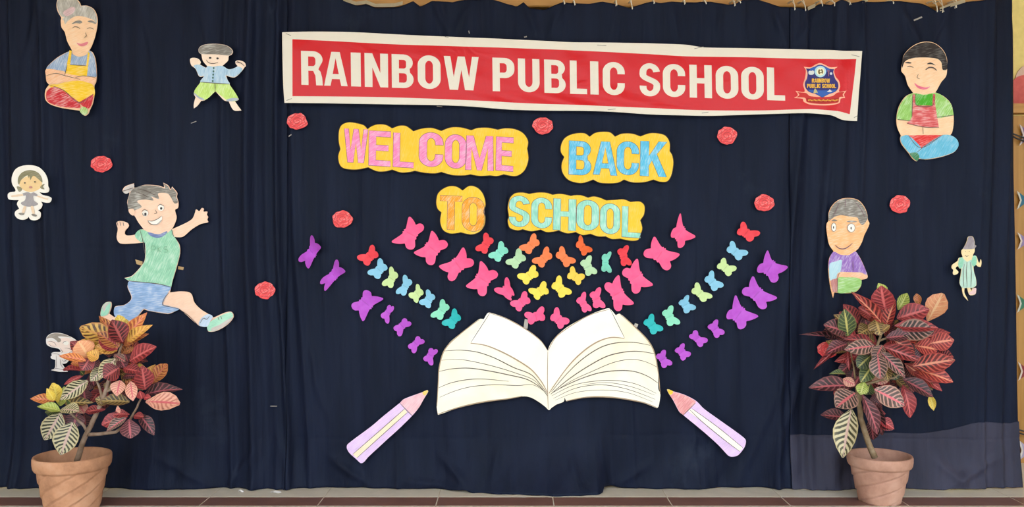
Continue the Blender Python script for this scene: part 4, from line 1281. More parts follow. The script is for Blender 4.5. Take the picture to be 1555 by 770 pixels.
def butterfly(col, crop, quad, label, big=False, lift=22, folded=0.0, group=None, k=0):
    """quad = the four wing ends in the photo: fore A, hind A, hind B, fore B"""
    x0, y0, s = crop
    pts = [P(x0 + p[0] / s, y0 + p[1] / s, -0.03) for p in quad]
    tpl = BIG if big else SMALL
    half = [(x, z) for x, z in tpl]
    outline = half + [(-x, z) for x, z in half[::-1] if x > 0]
    c4 = [(-.52, .36), (-.44, -.31), (.44, -.31), (.52, .36)] if big else [(-.50, .31), (-.41, -.26), (.41, -.26), (.50, .31)]
    A = np.array([[1, x, z, x * z] for x, z in c4])
    cx = np.linalg.solve(A, np.array([p.x for p in pts]))
    cz = np.linalg.solve(A, np.array([p.z for p in pts]))

    def mp(p):
        b = np.array([1, p[0], p[1], p[0] * p[1]])
        return float(cx @ b), float(cz @ b)
    size = math.hypot(pts[0].x - pts[3].x, pts[0].z - pts[3].z)
    poly = catmull([mp(p) for p in outline], True, 3)
    xs = [p[0] for p in poly]
    zs = [p[1] for p in poly]
    gx, gz = np.meshgrid(np.linspace(min(xs), max(xs), 8), np.linspace(min(zs), max(zs), 8))
    ybase = float(curtain_y(gx, gz).min()) - 0.0125
    org = Vector((sum(xs) / len(xs), ybase, min(zs)))
    a0, a1 = mp((0, .15)), mp((0, -.2))
    ax = Vector((a1[0] - a0[0], 0, a1[1] - a0[1])).normalized()
    nrm = Vector((-ax.z, 0, ax.x))
    tl = math.tan(math.radians(lift))

    def bend(bm):
        cut_grid(bm, 0.012)
        for v in bm.verts:
            p = Vector((v.co.x + org.x - a0[0], 0, v.co.z + org.z - a0[1]))
            d = p.dot(nrm)
            side = tl if d > 0 else tl * (0.75 + folded)
            t = abs(d) / (size * .5)
            v.co.y -= abs(d) * side * (0.55 + 0.45 * t)
    mt = card(col, 0.55, 0.10)
    bm = bmesh.new()
    slab(bm, [[(x - org.x, z - org.z) for x, z in poly]], -0.0014, 0.0)
    bend(bm)
    o = mesh_obj('paper_butterfly', bm, mt, None, org, smooth=False)
    tag(o, label, 'paper butterfly', group)
    bm = bmesh.new()
    slab(bm, [[(x - org.x, z - org.z) for x, z in (mp(p) for p in BODY)]], -0.0026, -0.0014)
    bend(bm)
    mesh_obj('body', bm, card(tuple(int(v * .93) for v in col), 0.6, 0.1), o, (0, 0, 0))
    return o


PINK, RED, ORG, YEL = (255, 92, 146), (236, 58, 72), (250, 128, 70), (250, 222, 82)
MINT, PGRN, BLUE, LGRN, TEAL, PURP, SEA = (134, 222, 200), (184, 220, 176), (136, 198, 228), (202, 226, 158), (26, 184, 188), (186, 78, 206), (140, 222, 190)
q3, q7, q4, q5, q6, q2, q1, q0 = (590, 320, 4.814), (720, 350, 5.133), (860, 320, 4.81), (1060, 330, 4.279), (970, 420, 5.5), (560, 400, 4.814), (440, 350, 5.923), (440, 310, 2.9615)
ordw = ['first', 'second', 'third', 'fourth', 'fifth', 'sixth', 'seventh', 'eighth']


def row(items, fmt, group, **kw):
    for i, it in enumerate(items):
        col, crop, quad, cname = it[:4]
        opt = dict(kw)
        if len(it) > 4:
            opt.update(it[4])
        butterfly(col, crop, quad, fmt.format(n=ordw[i], c=cname), group=group, **opt)


big = {'big': True}
# pink arcs that climb from the book to the signs
row([(PINK, q7, [(540, 595), (553, 690), (430, 730), (392, 650)], 'small pink'), (PINK, q7, [(400, 473), (440, 550), (345, 632), (280, 570)], 'small pink'), (PINK, q7, [(262, 367), (312, 490), (278, 545), (158, 470)], 'bent pink', {'lift': 35}),
     (PINK, q3, [(675, 368), (802, 455), (690, 628), (568, 552)], 'large pink', big), (PINK, q3, [(548, 268), (630, 380), (455, 517), (372, 405)], 'large pink', big), (PINK, q3, [(320, 148), (438, 238), (310, 402), (188, 308)], 'large pink', big), (PINK, q3, [(155, 45), (262, 110), (170, 288), (25, 228)], 'large pink', big)],
    '{c} paper butterfly, {n} up from the book below the TO sign', 'pink butterfly rows')
row([(PINK, q7, [(640, 598), (592, 680), (675, 768), (743, 708)], 'small pink'), (PINK, q7, [(860, 477), (798, 540), (858, 640), (915, 620)], 'small pink'), (PINK, q7, [(980, 442), (905, 490), (940, 605), (1020, 600)], 'small pink'),
     (PINK, q4, [(380, 470), (275, 538), (368, 735), (488, 675)], 'large pink', big), (PINK, q4, [(515, 350), (405, 440), (500, 608), (627, 540)], 'large pink', big), (PINK, q4, [(640, 190), (558, 315), (740, 437), (822, 318)], 'large pink', big), (PINK, q4, [(825, 20), (760, 170), (830, 275), (932, 190)], 'large pink', dict(big=True, lift=35))],
    '{c} paper butterfly, {n} up from the book beside the SCHOOL sign', 'pink butterfly rows')
# inner fan under the signs
FAN = 'butterflies fanned under the word signs'
butterfly(RED, q7, [(90, 17), (152, 72), (85, 183), (10, 148)], 'small red paper butterfly just below the TO sign', group=FAN)
butterfly(MINT, q7, [(212, 83), (267, 155), (185, 245), (110, 200)], 'whole mint paper butterfly between red one and pale green one near the TO sign', group=FAN)
butterfly(ORG, q7, [(470, 22), (512, 95), (425, 185), (348, 140)], 'orange paper butterfly under the S of SCHOOL, overlapped by a pale green one', group=FAN, lift=14)
butterfly(PGRN, q7, [(350, 140), (405, 215), (320, 298), (245, 250)], 'pale green paper butterfly overlapping an orange one', group=FAN, lift=26)
butterfly(ORG, q7, [(570, 125), (610, 200), (525, 290), (450, 240)], 'orange paper butterfly tilted towards the TO sign, above a yellow one', group=FAN)
butterfly(ORG, q7, [(680, 122), (635, 190), (720, 287), (792, 240)], 'orange paper butterfly between two orange ones, beneath the H of SCHOOL', group=FAN)
butterfly((240, 104, 44), q7, [(825, 37), (793, 110), (855, 198), (920, 155)], 'deep orange paper butterfly tight below the O of SCHOOL', group=FAN, lift=34)
butterfly(PGRN, q7, [(905, 193), (830, 245), (885, 355), (958, 330)], 'pale green paper butterfly between a yellow one and a half-folded mint one', group=FAN)
butterfly(MINT, q7, [(1062, 165), (1000, 190), (995, 318), (1062, 325)], 'half-folded narrow mint paper butterfly beside a red one', group=FAN, lift=45)
butterfly(RED, q7, [(1195, 115), (1118, 150), (1155, 277), (1222, 265)], 'small red paper butterfly below the L of SCHOOL', group=FAN, lift=30)
butterfly(YEL, q7, [(470, 270), (503, 345), (400, 422), (335, 355)], 'yellow paper butterfly beneath the pale green and orange overlapping pair', group=FAN)
butterfly(YEL, q7, [(552, 397), (583, 480), (485, 540), (422, 465)], 'yellow paper butterfly above the two lowest pink ones, wings spread wide', group=FAN)
butterfly(YEL, q7, [(660, 350), (603, 430), (680, 525), (760, 485)], 'yellow paper butterfly above the lowest pink one of the SCHOOL side row', group=FAN)
butterfly((244, 206, 74), q7, [(760, 280), (724, 360), (820, 425), (863, 355)], 'slightly deeper yellow paper butterfly beside the pale green one', group=FAN)
# pastel rows
row([(TEAL, q2, [(630, 328), (675, 395), (610, 480), (535, 440)], 'teal'), (SEA, q2, [(540, 260), (591, 315), (525, 413), (453, 385)], 'mint'), (BLUE, q2, [(430, 190), (484, 240), (437, 330), (367, 290)], 'pale blue'), (LGRN, q2, [(358, 150), (400, 210), (345, 290), (290, 235)], 'light green'),
     (BLUE, q2, [(262, 83), (317, 130), (258, 237), (198, 215)], 'blue'), (LGRN, q2, [(165, 22), (215, 80), (165, 180), (98, 155)], 'light green'), (BLUE, q0, [(408, 243), (440, 283), (395, 337), (350, 310)], 'blue'), (RED, q0, [(375, 183), (400, 228), (345, 277), (303, 240)], 'red')],
    '{c} paper butterfly, {n} from book in pastel row towards running boy', 'pastel butterfly rows')
row([(TEAL, q6, [(108, 310), (40, 378), (120, 484), (202, 440)], 'teal'), (SEA, q6, [(275, 240), (198, 295), (255, 413), (343, 390)], 'mint'), (BLUE, q6, [(403, 152), (332, 210), (392, 307), (470, 262)], 'pale blue', {'lift': 35}), (LGRN, q6, [(480, 48), (437, 120), (540, 212), (610, 165)], 'light green'),
     (BLUE, q5, [(88, 345), (42, 400), (105, 480), (164, 443)], 'blue'), (LGRN, q5, [(162, 264), (120, 318), (200, 382), (247, 330)], 'light green'), (BLUE, q5, [(215, 154), (183, 210), (265, 280), (321, 230)], 'blue'), (RED, q5, [(285, 30), (250, 98), (340, 158), (398, 103)], 'red')],
    '{c} paper butterfly, {n} from book in pastel row towards man bust', 'pastel butterfly rows')
# purple rows
row([(PURP, q2, [(503, 635), (450, 620), (398, 705), (460, 747)], 'small purple'), (PURP, q2, [(408, 570), (360, 532), (285, 610), (330, 657)], 'small purple'), (PURP, q2, [(312, 440), (265, 400), (180, 475), (225, 533)], 'small purple'), (PURP, q2, [(185, 320), (150, 302), (88, 385), (140, 440)], 'small purple'),
     (PURP, q0, [(422, 425), (345, 385), (277, 460), (333, 525)], 'large purple', big), (PURP, q1, [(517, 367), (440, 256), (286, 460), (335, 540)], 'large folded purple', dict(big=True, lift=38, folded=.4)), (PURP, q1, [(297, 150), (220, 40), (95, 264), (185, 340)], 'large folded purple', dict(big=True, lift=42, folded=.4))],
    '{c} paper butterfly, {n} from book in purple row towards running boy', 'purple butterfly rows')
row([(PURP, q6, [(215, 612), (147, 660), (210, 766), (280, 730)], 'small purple'), (PURP, q6, [(370, 557), (302, 610), (370, 702), (434, 650)], 'small purple'), (PURP, q6, [(470, 447), (417, 495), (515, 588), (573, 530)], 'small purple'), (PURP, q6, [(650, 358), (577, 412), (650, 513), (715, 470)], 'small purple'),
     (PURP, q5, [(238, 505), (180, 640), (280, 728), (382, 640)], 'large purple', big), (PURP, q5, [(348, 382), (275, 480), (415, 598), (500, 520)], 'large purple', big), (PURP, q5, [(440, 215), (372, 338), (490, 425), (568, 322)], 'large purple', dict(big=True, lift=30))],
    '{c} paper butterfly, {n} from book in purple row towards man bust', 'purple butterfly rows')

# ------------------------------------------------------------------ paper roses
ROSES = [(451, 184, 'under the corner of the banner'), (151, 249, 'between the grandmother and the running boy'), (824, 190, 'between banner and the gap of WELCOME and BACK'), (1104, 206, 'under the crest end of the banner, beside BACK'),
         (519, 333, 'below the WELCOME sign, above the purple butterflies'), (402, 441, "beside the running boy's front shoe"), (1160, 308, 'above the red butterfly of the pastel row'), (1367, 310, 'between the man bust and the apron boy'),
         (1254, 530, "half hidden behind the croton leaves")]
M_rose = crayon((232, 74, 78), 30, 0.7)
M_rline = plain((196, 52, 58), 0.7)
for i, (x, y, where) in enumerate(ROSES):
    rnd = random.Random(50 + i)
    rx, ry = 15.5, 13
    n = 9
    a0 = rnd.uniform(0, 6)
    outl = []
    for k in range(n):
        a = a0 + 2 * math.pi * k / n + rnd.uniform(-.12, .12)
        r = 1 + rnd.uniform(-.07, .08)
        outl.append((x + rx * r * math.cos(a), y + ry * r * math.sin(a)))
        a += math.pi / n
        outl.append((x + rx * r * .95 * math.cos(a), y + ry * r * .95 * math.sin(a)))
    ro = Cut('paper_rose', 'red paper rose ' + where, 'paper flower', ID, outl, M_rose, seed=60 + i, thick=0.002, group='red paper roses', grid=0.02)
    st = []
    sp = []
    for k in range(26):
        a = a0 + k * .55
        r = 0.06 + k * 0.024
        sp.append((x + rx * r * math.cos(a), y + ry * r * math.sin(a)))
    st.append(sp)
    for k in range(6):
        a = a0 + k * 1.05
        st.append([(x + rx * r * math.cos(a + d), y + ry * r * math.sin(a + d)) for r, d in ((.95, -.5), (.72, -.2), (.7, .15), (.92, .5))])
    ro.lines('petal_lines', st, M_rline, 1.0)

# ------------------------------------------------------------------ bits of tape
M_tape = plain((190, 182, 172), 0.25, 0.6)
M_tape2 = plain((176, 140, 84), 0.3, 0.6)
for nm, pts, mt, lb in (('tape_strip', [(797, 485), (803, 486), (801, 500), (795, 499)], M_tape, 'short grey tape strip behind the top of the book beside a pink butterfly'),
                        ('tape_strip', [(965, 491), (970, 493), (968, 498), (963, 496)], M_tape, 'tiny grey tape strip at the outer shoulder of the book'),
                        ('tape_strip', [(205, 394), (216, 397), (216, 404), (207, 401)], M_tape2, "brown tape strip behind the running boy's back"),
                        ('tape_strip', [(269, 404), (278, 406), (277, 410), (269, 409)], M_tape2, "brown tape strip behind the running boy's chest")):
    Cut(nm, lb, 'tape', ID, [(*p, 1) for p in pts], mt, thick=0.0006, lift=-0.002, wave=0.0, smooth=False, grid=0)

# ------------------------------------------------------------------ pictures on the board, cable, scrap
def decal(name, label, pts, col, rim, Y=0.531):
    c = [P(x, y, Y) for x, y in pts]
    o = Vector((sum(p.x for p in c) / len(c), Y, min(p.z for p in c)))
    poly = catmull([(p.x - o.x, p.z - o.z, 1) for p in c], True, 2)
    bm = bmesh.new()
    slab(bm, [poly], -0.0015, 0.0015)
    ob = mesh_obj(name, bm, card(rim, 0.6), None, o)
    mx = sum(p[0] for p in poly) / len(poly)
    mz = sum(p[1] for p in poly) / len(poly)
    bm = bmesh.new()
    slab(bm, [[(mx + (x - mx) * .82, mz + (z - mz) * .82) for x, z in poly]], -0.0022, -0.0015)
    mesh_obj('painted_centre', bm, card(col, 0.6), ob)
    tag(ob, label, 'paper fish', 'paper fish on the ochre board')


def fish(cx, cy, w, h, flip=1):
    base = [(-1, 0), (-.5, .45), (.1, .5), (.45, .15), (1, .55), (.8, 0), (1, -.55), (.45, -.15), (.1, -.5), (-.5, -.45)]
    return [(cx - flip * x * w, cy + y * h) for x, y in base]


decal('paper_fish', 'purple paper fish top of the board beside the grey one', fish(1572, 205, 24, 30), (120, 96, 150), (214, 196, 190))
decal('paper_fish', 'teal blue paper fish with pale outline on ochre board', fish(1568, 304, 24, 26), (40, 110, 140), (214, 206, 190))
decal('paper_fish', 'lilac paper fish with pale outline on ochre board', fish(1570, 366, 25, 24), (150, 130, 176), (224, 206, 190))
decal('paper_fish', 'green paper fish with pale outline on ochre board', fish(1568, 461, 24, 26), (50, 120, 90), (214, 206, 190))
decal('paper_fish', 'dark red paper fish with pale outline on ochre board', fish(1570, 564, 24, 26), (140, 40, 48), (224, 206, 190))
decal('paper_fish', 'pale violet paper fish low on the ochre board', fish(1572, 684, 26, 30), (170, 160, 190), (214, 206, 200))
# painted balloon on the wall
for (px, py, r, col, lab, yy) in ((1556, 140, 26, (236, 108, 104), 'coral pink paper balloon on the yellow wall', 0.845), (1566, 124, 27, (240, 206, 190), 'pale pink paper balloon behind the coral one on the wall', 0.853)):
    c = P(px, py, yy)
    rad = r * K * (CAM_D + yy)
    poly = [(rad * math.cos(a) * .92, rad + rad * math.sin(a)) for a in [2 * math.pi * k / 28 for k in range(28)]]
    poly = [(x, z - (0.1 * rad if abs(x) < .12 * rad and z < .2 * rad else 0)) for x, z in poly]
    bm = bmesh.new()
    slab(bm, [poly], -0.003, 0.003)
    o = mesh_obj('paper_balloon', bm, card(col, 0.6), None, (c.x, yy, c.z - rad))
    bm = bmesh.new()
    slab(bm, [[(-.1 * rad, -.12 * rad), (.1 * rad, -.12 * rad), (0, .08 * rad)]], -0.004, 0.003)
    mesh_obj('knot', bm, card(tuple(int(v * .9) for v in col), 0.6), o)
    tag(o, lab, 'paper balloon', 'paper balloons on the wall')
# black cables hanging along the board
M_cable = plain((34, 32, 36), 0.45, 0.5)
for lb, pts in (('black cable crossing the upper part of the ochre board', [(1530, 200), (1545, 206), (1560, 211), (1590, 214), (1640, 210)]), ('black cable crossing the lower part of the ochre board', [(1535, 650), (1548, 653), (1562, 657), (1600, 660), (1650, 655)])):
    c = [P(x, y, 0.515) for x, y in pts]
    bm = bmesh.new()
    for dz in (0, -0.014):
        tube_bm(bm, [(p.x - c[0].x, -0.002, p.z - c[0].z + dz * (1 + .4 * math.sin(i))) for i, p in enumerate(c)], 0.005, 6)
    o = mesh_obj('cable', bm, M_cable, None, c[0], smooth=True)
    tag(o, lb, 'cable')
# torn white paper on the floor by the hem
for lb, (px, py), w in (('torn white paper scrap on the tiles below the hem', (418, 748), 0.05), ('tiny white paper flake tucked at the hem', (366, 747), 0.024)):
    d = CAM_D * (355.0 / (py - 385))
    c = Vector(((px - 777.5) * K * d, d - CAM_D, 0.0))
    bm = bmesh.new()
    n = 7
    ring = [bm.verts.new((w * (.5 + .3 * random.random()) * math.cos(2 * math.pi * k / n), w * .5 * math.sin(2 * math.pi * k / n), 0.001 + 0.012 * random.random() * (k % 2))) for k in range(n)]
    top = bm.verts.new((0, 0, 0.012))
    for k in range(n):
        bm.faces.new((ring[k], ring[(k + 1) % n], top))
    bm.faces.new(ring[::-1])
    o = mesh_obj('paper_scrap', bm, card((236, 234, 236), 0.6, 0.03), None, c)
    tag(o, lb, 'paper scrap')

# ------------------------------------------------------------------ potted crotons
def terracotta(c1, c2, c3):
    m, nt, bs = new_mat('terracotta')
    tc = nd(nt, 'ShaderNodeTexCoord')
    nz = nd(nt, 'ShaderNodeTexNoise')
    nz.inputs['Scale'].default_value = 7
    nz.inputs['Detail'].default_value = 8
    nz.inputs['Roughness'].default_value = 0.65
    nt.links.new(tc.outputs['Object'], nz.inputs['Vector'])
    out = ramp(nt, nz.outputs[0], [(0.3, lin(c1)), (0.52, lin(c2)), (0.72, lin(c3))])
    nt.links.new(out, bs.inputs['Base Color'])
    bs.inputs['Roughness'].default_value = 0.85
    bp = nd(nt, 'ShaderNodeBump')
    bp.inputs['Strength'].default_value = 0.25
    bp.inputs['Distance'].default_value = 0.004
    nt.links.new(nz.outputs[0], bp.inputs['Height'])
    nt.links.new(bp.outputs[0], bs.inputs['Normal'])
    return m


def leaf_mat(dark, mid, vein, rib, edge=None, vein_w=0.20, freq=7.5):
    """croton leaf: dark blade between bright side veins, coloured midrib"""
    m, nt, bs = new_mat('croton_leaf')
    L = nt.links.new
    uv = nd(nt, 'ShaderNodeUVMap')
    sp = nd(nt, 'ShaderNodeSeparateXYZ')
    L(uv.outputs[0], sp.inputs[0])

    def M(op, a, b=None, c=None):
        n = nd(nt, 'ShaderNodeMath', operation=op)
        for i, v in enumerate((a, b, c)):
            if v is None:
                continue
            if isinstance(v, (int, float)):
                n.inputs[i].default_value = v
            else:
                L(v, n.inputs[i])
        return n.outputs[0]

    def ss(v, lo, hi):
        n = nd(nt, 'ShaderNodeMapRange', interpolation_type='SMOOTHSTEP')
        n.inputs['From Min'].default_value = lo
        n.inputs['From Max'].default_value = hi
        L(v, n.inputs['Value'])
        return n.outputs[0]

    def mix(f, a, b):
        n = nd(nt, 'ShaderNodeMix', data_type='RGBA')
        L(f, n.inputs['Factor'])
        for k, v in (('A', a), ('B', b)):
            if isinstance(v, tuple):
                n.inputs[k].default_value = (*v, 1)
            else:
                L(v, n.inputs[k])
        return n.outputs['Result']
    oi = nd(nt, 'ShaderNodeObjectInfo')
    nz = nd(nt, 'ShaderNodeTexNoise')
    nz.noise_dimensions = '4D'
    nz.inputs['Scale'].default_value = 3.0
    nz.inputs['Detail'].default_value = 4
    L(uv.outputs[0], nz.inputs['Vector'])
    L(M('MULTIPLY', oi.outputs['Random'], 30.0), nz.inputs['W'])
    a = M('MULTIPLY', M('ABSOLUTE', M('SUBTRACT', sp.outputs[0], 0.5)), 2.0)
    ph = M('SUBTRACT', M('MULTIPLY', sp.outputs[1], freq), M('MULTIPLY', a, 1.7))
    ph = M('ADD', ph, M('MULTIPLY', nz.outputs[0], 0.9))
    fr = M('ABSOLUTE', M('SUBTRACT', M('FRACT', ph), 0.5))
    v = M('SUBTRACT', 1.0, ss(fr, vein_w * .55, vein_w * 1.15))
    patch_ = ss(M('ADD', nz.outputs[0], M('MULTIPLY', oi.outputs['Random'], 0.25)), 0.42, 0.72)
    blade = mix(patch_, lin(dark), lin(mid))
    c = mix(v, blade, lin(vein))
    r = M('SUBTRACT', 1.0, ss(a, 0.06, 0.16))
    c = mix(r, c, lin(rib))
    if edge:
        c = mix(ss(a, 0.82, 0.97), c, lin(edge))
    hs = nd(nt, 'ShaderNodeHueSaturation')
    L(c, hs.inputs['Color'])
    L(M('ADD', M('MULTIPLY', oi.outputs['Random'], 0.40), 0.64), hs.inputs['Value'])
    hs.inputs['Saturation'].default_value = 0.94
    L(hs.outputs[0], bs.inputs['Base Color'])
    bs.inputs['Roughness'].default_value = 0.42
    bs.inputs['Specular IOR Level'].default_value = 0.4
    bp = nd(nt, 'ShaderNodeBump')
    bp.inputs['Strength'].default_value = 0.4
    bp.inputs['Distance'].default_value = 0.003
    bp.invert = True
    L(v, bp.inputs['Height'])
    L(bp.outputs[0], bs.inputs['Normal'])
    return m


LM = {
    'red': leaf_mat((78, 20, 26), (140, 30, 38), (186, 62, 64), (214, 92, 90), (160, 42, 46)),
    'bright': leaf_mat((72, 22, 24), (136, 30, 30), (204, 78, 62), (232, 140, 100), (176, 48, 40), 0.23),
    'orange': leaf_mat((120, 52, 28), (196, 92, 44), (230, 150, 62), (226, 120, 80), (226, 130, 60), 0.26),
    'gold': leaf_mat((96, 60, 24), (210, 140, 50), (236, 182, 70), (236, 168, 70), (226, 150, 60), 0.30),
    'yellow': leaf_mat((206, 160, 30), (240, 200, 50), (246, 214, 70), (246, 220, 90), None),
    'lime': leaf_mat((120, 140, 40), (176, 190, 70), (200, 206, 100), (214, 216, 120), None),
    'peach': leaf_mat((216, 128, 76), (232, 152, 96), (238, 172, 116), (240, 186, 130), (226, 140, 90), 0.14),
    'dark': leaf_mat((46, 30, 34), (84, 36, 44), (146, 80, 86), (186, 84, 94), (110, 54, 56), 0.18),
    'darkpink': leaf_mat((56, 48, 46), (92, 74, 68), (190, 140, 128), (214, 90, 100), (170, 130, 110), 0.2),
    'pink': leaf_mat((140, 70, 60), (196, 120, 100), (226, 160, 136), (206, 80, 94), (226, 160, 130), 0.34),
    'cream': leaf_mat((52, 56, 38), (96, 90, 62), (222, 208, 164), (224, 184, 170), (214, 196, 140), 0.30, 8.5),
    'green': leaf_mat((44, 62, 40), (66, 84, 48), (120, 128, 70), (196, 186, 100), (110, 110, 60), 0.16),
    'olive': leaf_mat((70, 58, 36), (106, 80, 48), (176, 146, 80), (196, 160, 90), (140, 96, 60), 0.2),
}


def leaf_mesh(name, profile, droop, vee, twist=0.0):
    """unit leaf along +Y, width 1 across X, Z is the upper face"""
    bm = bmesh.new()
    uvl = bm.loops.layers.uv.new('UVMap')
    NY = 6
    NX = 4
    g = []
    for j in range(NY + 1):
        v = j / NY
        w = profile[j]
        rowv = []
        for i in range(NX + 1):
            u = i / NX * 2 - 1
            x = u * w * 0.5
            z = vee * abs(u) * w * 0.5 - droop * (v - 0.15) ** 2 * (1 if v > .15 else .3) + 0.02 * math.sin(9 * v + 3 * u) * abs(u)
            z += twist * u * (v - .3) * w
            rowv.append(bm.verts.new((x, v, z)))
        g.append(rowv)
    for j in range(NY):
        for i in range(NX):
            f = bm.faces.new((g[j][i], g[j][i + 1], g[j + 1][i + 1], g[j + 1][i]))
            f.smooth = True
            for lp, (ii, jj) in zip(f.loops, ((i, j), (i + 1, j), (i + 1, j + 1), (i, j + 1))):
                lp[uvl].uv = (ii / NX, jj / NY)
    me = bpy.data.meshes.new(name)
    bm.to_mesh(me)
    bm.free()
    me.materials.append(LM['red'])
    return me


LEAVES = [leaf_mesh('leaf_oval', (.10, .62, .92, 1.0, .90, .58, .06), .10, .22),
          leaf_mesh('leaf_obovate', (.08, .42, .72, .95, 1.0, .76, .14), .16, .16, .1),
          leaf_mesh('leaf_lance', (.12, .66, .96, .98, .80, .46, .03), .22, .30),
          leaf_mesh('leaf_droop', (.10, .52, .86, 1.0, .92, .62, .10), .36, .18, -.1)]


def leaf(root, p0, p1, width, mat, shape, roll=0.0, pitch=0.0):
    """p0 base and p1 tip in world"""
    d = p1 - p0
    ln = d.length
    yv = d.normalized()
    to_cam = (cam.location - (p0 + p1) * .5).normalized()
    n = (to_cam + Vector((0, 0, 0.45 + pitch))).normalized()
    n = (n - yv * n.dot(yv)).normalized()
    xv = yv.cross(n).normalized()
    n = (n * math.cos(roll) + xv * math.sin(roll)).normalized()
    xv = yv.cross(n).normalized()
    mt = Matrix.Identity(4)
    for i in range(3):
        mt[i][0] = xv[i] * width
        mt[i][1] = yv[i] * ln
        mt[i][2] = n[i] * ln
        mt[i][3] = p0[i] - root.location[i]
    o = bpy.data.objects.new('leaf', LEAVES[shape])
    link(o, root)
    o.matrix_local = mt
    o.material_slots[0].link = 'OBJECT'
    o.material_slots[0].material = LM[mat]
    return o


def pot(root, r_rim, h, r_base, mat, spiral, turns, tilt=0.0):
    """terracotta pot with rolled rim; shallow spiral grooves on the body"""
    n = 160
    hr = h * 0.24
    prof_ = []
    nb = 30
    for j in range(nb + 1):
        t = j / nb
        z = t * (h - hr)
        r = r_base + (r_rim * 0.90 - r_base) * (t ** 0.9)
        prof_.append((r, z, 1))
    prof_ += [(r_rim * .955, h - hr + .002, 0), (r_rim * .985, h - hr + .012, 0), (r_rim, h - hr * .5, 0), (r_rim * 1.0, h - .008, 0), (r_rim * .985, h - .001, 0), (r_rim * .95, h, 0), (r_rim * .90, h - .004, 0),
              (r_rim * .875, h - .02, 0), (r_rim * .84, h - hr, 0), (r_rim * .80, h - hr * 1.6, 0)]
    bm = bmesh.new()
    rings = []
    for r, z, body in prof_:
        ring = []
        for k in range(n):
            a = 2 * math.pi * k / n
            rr_ = r
            if body:
                ph = (a / (2 * math.pi) * turns + spiral * z / h) % 1.0
                g_ = math.exp(-((ph - 0.06) / 0.05) ** 2)
                rr_ -= 0.004 * g_
                rr_ += 0.006 * (ph - 0.5)
            rr_ *= 1 + 0.008 * math.sin(a * 2 + 1) + 0.004 * math.sin(a * 5)
            ring.append(bm.verts.new((rr_ * math.cos(a), rr_ * math.sin(a), z)))
        rings.append(ring)
    for a, b in zip(rings, rings[1:]):
        for k in range(n):
            bm.faces.new((a[k], a[(k + 1) % n], b[(k + 1) % n], b[k]))
    bm.faces.new(rings[0][::-1])
    o = mesh_obj('pot', bm, mat, root, (0, 0, 0.0), smooth=True)
    bm = bmesh.new()
    zs = h - hr * 1.35
    rs = r_rim * .83
    c = bm.verts.new((0, 0, zs + .02))
    prev = None
    rr1, rr2 = [], []
    rnd = random.Random(3)
    for k in range(24):
        a = 2 * math.pi * k / 24
        rr1.append(bm.verts.new((rs * .55 * math.cos(a), rs * .55 * math.sin(a), zs + .012 + rnd.uniform(-.006, .006))))
        rr2.append(bm.verts.new((rs * math.cos(a), rs * math.sin(a), zs + rnd.uniform(-.004, .004))))
    for k in range(24):
        bm.faces.new((c, rr1[k], rr1[(k + 1) % 24]))
        bm.faces.new((rr1[k], rr2[k], rr2[(k + 1) % 24], rr1[(k + 1) % 24]))
    mesh_obj('soil', bm, card((92, 66, 50), 0.95, 0.35, 0.1), root, smooth=True)
    return o


M_bark = card((146, 116, 92), 0.85, 0.3, 0.2)
M_bark2 = card((150, 122, 84), 0.85, 0.3, 0.2)


def stem(root, name, pts, radii, mat, Y):
    bm = bmesh.new()
    w = [P(p[0], p[1], Y + (p[2] if len(p) > 2 else 0)) - root.location for p in pts]
    fine = []
    rad = []
    for i in range(len(w) - 1):
        for k in range(4):
            t = k / 4
            fine.append(w[i].lerp(w[i + 1], t) + Vector((random.uniform(-.0015, .0015), 0, 0)))
            rad.append(radii[i] * (1 - t) + radii[i + 1] * t)
    fine.append(w[-1])
    rad.append(radii[-1])
    tube_bm(bm, fine, rad, 8)
    return mesh_obj(name, bm, mat, root, smooth=True)


def foliage(root, crop, items, Y):
    """items: base, tip (crop px), width (photo px), colour, layer 0 back .. 3 front, shape"""
    x0, y0, s = crop
    for k, it in enumerate(items):
        (bx, by), (tx, ty), w, col, lay = it[:5]
        shape = it[5] if len(it) > 5 else random.choice((0, 0, 1, 2))
        yb = Y + 0.07 - 0.062 * lay + random.uniform(-.012, .012)
        ln = math.hypot(tx - bx, ty - by) / s
        yt = yb - (0.25 * ln * 0.0033 if lay >= 1 else -0.1 * ln * 0.0033) - 0.01
        p0 = P(x0 + bx / s, y0 + by / s, yb)
        p1 = P(x0 + tx / s, y0 + ty / s, yt)
        p1 = p0 + (p1 - p0) * 1.06
        leaf(root, p0, p1, w * 1.25 * K * (CAM_D + yb), col, shape, random.uniform(-.3, .3), random.uniform(-.15, .15))


# --- the croton beside the running boy
YL = -0.40
base = P(110, 0, YL)
pl = empty('potted_croton', (base.x, YL, 0))
tag(pl, 'sparse orange and red croton with bare forked stem in spiral-grooved terracotta pot', 'potted plant', 'potted crotons on the floor')
zr = P(0, 690, YL).z
pot(pl, 0.174, zr, 0.117, terracotta((150, 104, 76), (190, 138, 104), (204, 158, 128)), -3.8, 7)
stem(pl, 'trunk', [(116, 702), (127, 668), (141, 640), (157, 605), (166, 575), (178, 545), (185, 522)], [.014, .0125, .012, .011, .009, .007, .005], M_bark, YL)
stem(pl, 'branch', [(133, 656), (126, 645), (112, 632), (98, 620)], [.008, .007, .005, .004], M_bark, YL)
stem(pl, 'branch', [(134, 660), (152, 659), (176, 656), (196, 640), (208, 618), (218, 598)], [.010, .009, .008, .006, .005, .004], M_bark, YL)
stem(pl, 'branch', [(156, 606), (152, 590), (144, 572), (138, 552)], [.008, .006, .005, .004], M_bark, YL)
